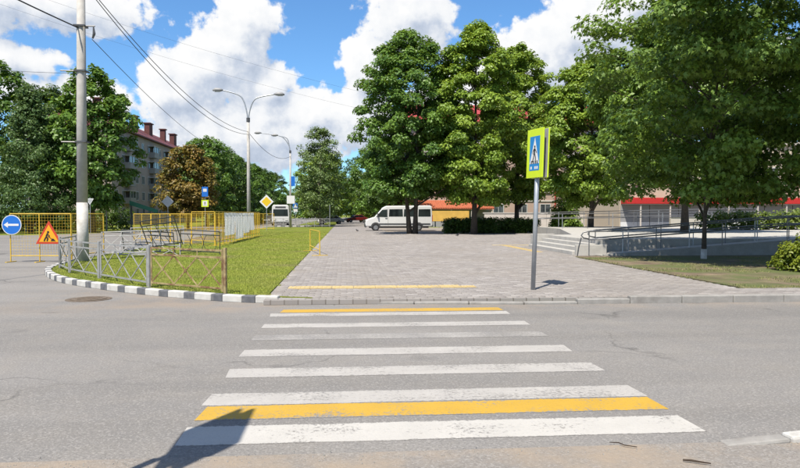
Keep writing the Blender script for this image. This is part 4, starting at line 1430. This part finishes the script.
def van(loc, rz, label):
    t = empty('van', loc, rz, label, 'van')
    L, W = 6.3, 2.0
    body = [(-3.15, .42), (-3.2, .62), (-3.12, .98), (-2.95, 1.12), (-2.35, 1.30), (-1.75, 1.98), (-1.52, 2.20), (-1.2, 2.36), (2.9, 2.40), (3.1, 2.3), (3.14, 1.4), (3.15, .42)]
    MB().prism(body, 'y', -W / 2, W / 2).build('body', 'car_white', t, bevel=.09, seg=3)
    s_ = W / 2 + .006
    for sd_ in (-1, 1):
        yy = lambda a, b_: tuple(sorted((sd_ * (s_ + a), sd_ * (s_ + b_))))
        MB().prism([(-2.18, 1.34), (-1.62, 1.98), (-1.12, 2.02), (-1.12, 1.30)], 'y', *yy(0, .008)).build('side_window', 'glass_dark', t)
        for x0, x1 in ((-.98, .35), (.42, 1.72), (1.79, 2.98)):
            MB().prism([(x0, 1.36), (x0 + .04, 2.04), (x1 - .04, 2.06), (x1, 1.36)], 'y', *yy(0, .008)).build('side_window', 'glass_dark', t)
        MB().prism([(-1.9, .60), (2.95, .60), (2.95, .72), (-1.9, .72)], 'y', *yy(.002, .02)).build('side_moulding', 'plastic_grey', t)
        MB().prism([(-1.06, .5), (-1.045, .5), (-1.045, 2.1), (-1.06, 2.1)], 'y', *yy(0, .004)).build('door_gap', 'plastic_grey', t)
        MB().box((-1.22, sd_ * (s_ + .02), 1.2), (.2, .03, .05)).build('door_handle', 'plastic_grey', t)
        MB().box((-2.02, sd_ * (s_ + .13), 1.48), (.12, .24, .36)).build('mirror', 'plastic_grey', t, bevel=.03)
        for xw in (-2.22, 1.82):
            MB().prism([(xw + .46 * math.cos(a_), .36 + .46 * math.sin(a_)) for a_ in np.linspace(0, math.pi, 13)], 'y', *yy(-.02, .004)).build('wheel_arch', 'plastic_grey', t)
            wheel(t, xw, sd_ * (W / 2 - .06), .35, .22, sd_)
        MB().box((-3.03, sd_ * .72, .98), (.22, .36, .2), (0, R(-22), 0)).build('headlight', 'lamp_glass', t, bevel=.03)
        MB().box((3.14, sd_ * .9, 1.2), (.05, .14, .6)).build('tail_light', 'lamp_red', t)
    MB().prism([(-2.33, 1.36), (-2.36, 1.345), (-1.68, 2.10), (-1.65, 2.10)], 'y', -.86, .86).build('windscreen', 'glass_dark', t)
    MB().box((-3.16, 0, .52), (.18, 1.94, .36)).build('front_bumper', 'plastic_grey', t, bevel=.06)
    MB().box((3.16, 0, .5), (.1, 1.9, .22)).build('rear_bumper', 'plastic_grey', t, bevel=.03)
    MB().box((0, 0, .36), (5.6, 1.7, .16)).build('underbody', 'plastic_grey', t)
    return t


van((5.0, 64.0, .07), 0, 'white passenger van with dark windows parked behind the two-stemmed tree')


def car(loc, rz, label, paint):
    t = empty('car', loc, rz, label, 'car')
    W = 1.75
    MB().prism([(-2.1, .35), (-2.15, .6), (-2.0, .78), (-1.05, .92), (1.7, .96), (2.08, .88), (2.12, .4)], 'y', -W / 2, W / 2).build('body', paint, t, bevel=.08, seg=3)
    MB().prism([(-1.05, .9), (-.35, 1.40), (.9, 1.45), (1.75, .94)], 'y', -W / 2 + .1, W / 2 - .1).build('cabin', paint, t, bevel=.08, seg=3)
    for sd_ in (-1, 1):
        y0 = sd_ * (W / 2 - .095)
        yy = sorted((y0, y0 + sd_ * .008))
        MB().prism([(-.85, .97), (-.3, 1.34), (.25, 1.37), (.25, .98)], 'y', *yy).build('side_window', 'glass_dark', t)
        MB().prism([(.32, .98), (.32, 1.37), (.85, 1.38), (1.4, 1.0)], 'y', *yy).build('side_window', 'glass_dark', t)
        for xw in (-1.32, 1.3):
            wheel(t, xw, sd_ * (W / 2 - .08), .31, .19, sd_)
        MB().box((-2.06, sd_ * .62, .68), (.14, .32, .13)).build('headlight', 'lamp_glass', t, bevel=.02)
        MB().box((2.07, sd_ * .66, .76), (.08, .28, .16)).build('tail_light', 'lamp_red', t, bevel=.02)
        MB().box((-.72, sd_ * (W / 2 + .06), 1.0), (.1, .16, .12)).build('mirror', paint, t, bevel=.02)
    MB().prism([(-1.01, .945), (-1.04, .93), (-.40, 1.385), (-.37, 1.40)], 'y', -.68, .68).build('windscreen', 'glass_dark', t)
    MB().prism([(1.0, 1.405), (1.02, 1.42), (1.71, .985), (1.69, .97)], 'y', -.68, .68).build('rear_window', 'glass_dark', t)
    for x_ in (-2.13, 2.1):
        MB().box((x_, 0, .45), (.1, 1.66, .2)).build('bumper', 'plastic_grey', t, bevel=.03)
    return t


car((1.9, 128.0, .09), R(20), 'dark red car parked at the far end of the path under trees', 'car_red')
car((35.0, 58.6, .07), R(4), 'silver car parked before the shop with the red fascia', 'car_silver')
car((-2.5, 110.0, .0), R(8), 'white car half hidden far behind the guard fence', 'car_white')
car((-13.5, 118.0, 0), R(86), 'dark car far along the left road beneath the roadside trees', 'car_dark')


def bus(loc, rz, label):
    """nose towards -y"""
    t = empty('bus', loc, rz, label, 'bus')
    MB().prism([(-1.22, .35), (1.22, .35), (1.25, 1.3), (1.18, 2.75), (1.0, 2.98), (-1.0, 2.98), (-1.18, 2.75), (-1.25, 1.3)], 'y', 0, 9.5).build('body', 'car_white', t, bevel=.1, seg=3)
    MB().prism([(-1.08, 1.35), (1.08, 1.35), (1.02, 2.35), (-1.02, 2.35)], 'y', -.012, -.002).build('windscreen', 'glass_dark', t)
    MB().prism([(-.75, 2.5), (.75, 2.5), (.72, 2.75), (-.72, 2.75)], 'y', -.012, -.002).build('route_display', 'plastic_grey', t)
    MB().box((0, -.04, .45), (2.4, .14, .3)).build('bumper', 'plastic_grey', t, bevel=.05)
    for sd_ in (-1, 1):
        MB().box((sd_ * .85, -.02, .85), (.4, .06, .2)).build('headlight', 'lamp_glass', t, bevel=.02)
        MB().box((sd_ * 1.42, -.1, 1.9), (.14, .12, .45)).build('mirror', 'plastic_grey', t, bevel=.03)
        for i in range(6):
            MB().box((sd_ * 1.222, .9 + i * 1.5, 1.85), (.02, 1.3, .85), (0, R(sd_ * -2.8), 0)).build('side_window', 'glass_dark', t)
        for yw in (1.9, 7.2):
            w_ = empty('axle', (sd_ * 1.1, yw, 0), R(90))
            w_.parent = t
            w_.name = 'wheel'
            MB().disc((0, .45), .45, 'y', -.14, .14, 20).build('tyre', 'tyre', w_)
            MB().disc((0, .45), .26, 'y', -.15, .15, 16).build('rim', 'rim', w_)
    return t


bus((-9.3, 97.0, 0), R(6), 'white bus coming along the left road behind the guard fence')


# ------------------------------------------------------------------ buildings
def window(parent, x_, z_, wd, ht, y_, mat='window_glass', bars=1, sill=True, frame='frame_white'):
    """on a facade facing -y at y_; the frame stands proud, the pane is set back within it"""
    f = MB()
    b_ = .09
    f.box((x_, y_ - .03, z_ + ht / 2 - b_ / 2), (wd, .1, b_)).box((x_, y_ - .03, z_ - ht / 2 + b_ / 2), (wd, .1, b_))
    for s_ in (-1, 1):
        f.box((x_ + s_ * (wd / 2 - b_ / 2), y_ - .03, z_), (b_, .1, ht - 2 * b_))
    for q in range(bars):
        f.box((x_ - wd / 2 + wd * (q + 1) / (bars + 1), y_ - .03, z_), (.06, .08, ht - 2 * b_))
    w_ = f.build('window', frame, parent)
    MB().box((x_, y_ - .012, z_), (wd - 2 * b_, .02, ht - 2 * b_)).build('pane', mat, w_)
    if sill:
        MB().box((x_, y_ - .09, z_ - ht / 2 - .05), (wd + .2, .22, .06)).build('sill', 'facade_trim', w_)
    return w_


# five storey block on the left: facade towards +X, built facing -y and turned
t = empty('apartment_block', (-35.0, 104.0, 0), R(90), 'drab beige five-storey apartment block with dark red roof and chimneys', 'building')
LB = 56.0
MB().box((LB / 2, 6, 7.4), (LB, 12, 14.8)).build('wall', 'facade_grey', t)
rf = MB().prism([(-.6, 14.8), (12.6, 14.8), (12.6, 15.0), (6, 18.6), (-.6, 15.0)], 'x', -.5, LB + .5).build('roof', 'roof_red', t)
for i, (xx, yy) in enumerate([(3, 3.0), (14, 3.6), (22, 3.2), (32, 3.6), (41, 3.2), (50, 3.4)]):
    wd = 1.0 if i % 2 == 0 else 2.2
    MB().box((xx, yy, 17.6), (wd, 1.0, 3.4)).build('chimney', 'brick_red', rf)
    MB().box((xx, yy, 19.38), (wd + .4, 1.4, .18)).build('chimney_cap', 'brick_red', rf)
for fl in range(5):
    for i in range(16):
        window(t, 2.0 + i * 3.45, 1.9 + fl * 2.8, 1.5, 1.5, 0, bars=1, sill=False)
    for i in (1, 5, 8, 12):
        if fl:
            bx = 2.0 + i * 3.45 + 1.72
            bb = MB().box((bx, -.5, .55 + fl * 2.8 + .45), (3.0, 1.0, .95)).build('balcony', 'balcony_grey', t)
            MB().box((bx, -.52, 2.55 + fl * 2.8), (3.02, 1.02, .1)).build('balcony_slab', 'facade_trim', bb)
            for q in (-1.45, 0, 1.45):
                MB().box((bx + q, -.97, 1.75 + fl * 2.8), (.07, .06, 1.55)).build('mullion', 'frame_white', bb)
            MB().box((bx, -.9, 1.75 + fl * 2.8), (2.9, .02, 1.5)).build('glazing', 'window_glass', bb)
MB().box((LB / 2, -.04, .5), (LB - .1, .1, 1.0)).build('plinth', 'concrete', t)

# pink building behind the trees
t = empty('pink_building', (9.0, 90.0, 0), 0, 'pink four-storey building with crimson roof behind the plaza trees', 'building')
LB = 33.0
MB().box((LB / 2, 6.5, 6.9), (LB, 13, 13.8)).build('wall', 'facade_pink', t)
MB().prism([(-.7, 13.8), (13.7, 13.8), (13.7, 14.1), (6.5, 17.4), (-.7, 14.1)], 'x', -.6, LB + .6).build('roof', 'roof_crimson', t)
for fl in range(4):
    for i in range(10):
        window(t, 1.9 + i * 3.25, 2.2 + fl * 3.3, 1.5, 1.7, 0, bars=1)
    if fl:
        MB().box((LB / 2, -.05, .15 + fl * 3.3), (LB + .1, .12, .18)).build('string_course', 'facade_trim', t)
MB().box((LB / 2, -.06, .5), (LB, .14, 1.0)).build('plinth', 'facade_trim', t)
for xx in (19.5, 6.0):
    MB().tube([(xx, -.12, .3), (xx, -.12, 13.6)], .07, 8).build('drainpipe', 'fascia_red', t)
# tiled canopy along the ground floor
cn = empty('canopy', (5.4, 87.0, 0), 0, 'orange tiled canopy along the ground floor behind the white van', 'canopy')
MB().prism([(-.1, 2.45), (2.9, 3.5), (2.9, 3.35), (-.1, 2.3)], 'x', 0, 14).build('roof_deck', 'tile_orange', cn)
for i in range(47):
    MB().prism([(-.14, 2.47), (2.9, 3.54), (2.9, 3.50), (-.1, 2.44)], 'x', i * .3, i * .3 + .2).build('tile', 'tile_orange', cn)
for i in range(6):
    MB().box((.3 + i * 2.68, .1, 1.2), (.12, .12, 2.4)).build('post', 'facade_trim', cn)
MB().box((7, 2.85, 1.7), (13.8, .1, 3.3)).build('back_wall', 'panel_grey', cn)
yb = empty('yellow_board', (9.2, 79.6, .02), 0, 'wide yellow board beside the van below the orange canopy', 'board')
MB().box((2.75, 0, 1.40), (5.5, .06, 1.25)).build('panel', 'banner_yellow', yb)
for q in (.1, 1.9, 3.7, 5.4):
    MB().box((q, .06, 1.0), (.08, .06, 2.0)).build('post', 'steel_dark', yb)
for q in range(4):
    MB().box((.75 + q * 1.35, 0.0, .42), (1.2, .05, .66)).build('lower_panel', 'panel_grey', yb)
# light stalls / low wall seen between the trunks
lw = empty('low_wall', (15.8, 76.0, .02), 0, 'pale low wall seen between the trunks behind the hedge', 'wall')
for q in range(5):
    MB().box((1.2 + q * 2.42, 0, .85), (2.4, .25, 1.7)).build('panel', 'facade_trim', lw, bevel=.02)
MB().box((6.0, 0, 1.76), (12.3, .36, .12)).build('coping', 'concrete_light', lw)

# long shop on the right
t = empty('shop_building', (27.6, 66.0, 0), 0, 'long beige shop with bright red fascia behind the right hand trees', 'building')
LB = 62.0
MB().box((LB / 2, 7, 4.4), (LB, 14, 8.8)).build('wall', 'facade_beige', t)
MB().box((LB / 2, 7, 8.9), (LB + .6, 14.6, .3)).build('parapet', 'facade_trim', t)
MB().box((LB / 2, -.75, 2.98), (LB - .2, 1.5, .62)).build('fascia', 'fascia_red', t, bevel=.03)
MB().box((LB / 2, -.7, 2.63), (LB - .3, 1.3, .07)).build('soffit', 'facade_trim', t)
for i in range(20):
    MB().box((1.6 + i * 3.05, -1.30, 1.3), (.12, .12, 2.58)).build('column', 'facade_trim', t)
    MB().box((1.56 + i * 3.05, -.05, 1.72), (2.98, .1, 1.7)).build('shutter', 'panel_grey', t)
    MB().box((1.56 + i * 3.05, -.07, .43), (2.98, .14, .86)).build('base_panel', 'white_plastic', t)
for i in range(18):
    window(t, 2.4 + i * 3.4, 5.6, 1.6, 1.7, 0, bars=1)
wl = empty('parapet_wall', (27.5, 55.2, .07), 0, 'long white parapet wall in front of the shop, behind the terrace railing', 'wall')
for i in range(14):
    MB().box((1.5 + i * 3.02, 0, .65), (3.0, .3, 1.3)).build('panel', 'white_plastic' if i % 3 else 'facade_trim', wl, bevel=.02)
MB().box((21.2, 0, 1.33), (42.4, .4, .06)).build('coping', 'concrete_light', wl)

# smaller things
t = empty('garden_slide', (-21.6, 69.5, 0), R(12), 'green sloping plastic slide above the hedge by the apartment block', 'slide')
MB().prism([(0, 2.75), (2.6, 1.9), (2.6, 1.75), (0, 2.6)], 'y', -.5, .5).build('bed', 'green_plastic', t)
for s_ in (-.55, .55):
    MB().prism([(0, 3.0), (2.6, 2.1), (2.6, 1.75), (0, 2.55)], 'y', s_ - .04, s_ + .04).build('side', 'green_plastic', t)
    for xx, zz in ((.1, 2.6), (2.5, 1.8)):
        MB().box((xx, s_, zz / 2), (.08, .08, zz)).build('leg', 'steel_dark', t)


def bird(x_, y_, z_, rz, label):
    t = empty('bird', (x_, y_, z_), rz, label, 'bird', 'birds on the plaza')
    mb = MB()
    mb.tube([(-.17, 0, .09), (-.10, 0, .10), (-.03, 0, .115), (.04, 0, .13), (.08, 0, .17), (.10, 0, .205), (.125, 0, .215), (.15, 0, .205), (.17, 0, .198)],
            [.012, .03, .058, .06, .042, .03, .031, .018, .004], 10)
    mb.build('body', 'bird_dark', t, smooth=True)
    for s_ in (-1, 1):
        MB().tube([(.01, s_ * .025, .09), (.015, s_ * .025, .0)], .005, 5).build('leg', 'lamp_orange', t)
        MB().prism([(-.17, .10), (-.05, .08), (.04, .12), (-.03, .15)], 'y', s_ * .055 - .006, s_ * .055 + .006).build('wing', 'bird_dark', t)


bird(7.7, 46.0, .102, .4, 'small dark bird on the paving in front of the yellow-green tree')
bird(1.0, 60.0, .086, 2.4, 'small dark bird on the paving left of the white van')

t = empty('twig', (2.30, 4.22, .02), R(-28), 'dark broken twig on the near pavement at bottom right', 'twig')
MB().tube([(-.08, 0, .006), (-.03, .004, .009), (.03, -.003, .009), (.09, .004, .006)], [.006, .007, .006, .004], 6).build('stick', 'wood_twig', t)
t = empty('twig', (1.95, 4.58, .02), R(-38), 'thin crooked twig on the near kerb line right of the crossing', 'twig')
MB().tube([(-.09, 0, .005), (-.03, .02, .008), (.02, -.01, .008), (.10, .01, .005)], [.003, .004, .004, .003], 6).build('stick', 'wood_twig', t)
mb = MB()
rr = random.Random(3)
for i in range(420):
    x_, y_ = rr.uniform(-3, 4), 4.6 + abs(rr.gauss(0, .07)) * rr.choice((-1, -1, 1)) - .05
    s_ = rr.uniform(.002, .008)
    mb.box((x_, y_, .012 + s_ * .3), (s_, s_ * 1.2, s_ * .7), (rr.random(), rr.random(), rr.random()))
tag(mb.build('grit', 'kerb_grey'), 'loose grit and small stones along the near kerb line', 'grit', kind='stuff')
t = empty('manhole', (-5.0, 13.5, .0), 0, 'rusty round manhole cover in the road by the painted kerb', 'manhole')
MB().disc((0, 0), .42, 'z', -.03, .008, 32).build('ring', 'iron', t)
mc = MB().disc((0, 0), .33, 'z', -.03, .018, 32).build('cover', 'iron', t)
for i in range(5):
    MB().box((0, -.22 + i * .11, .02), (.42 if i in (1, 2, 3) else .26, .03, .008)).build('rib', 'iron', mc)
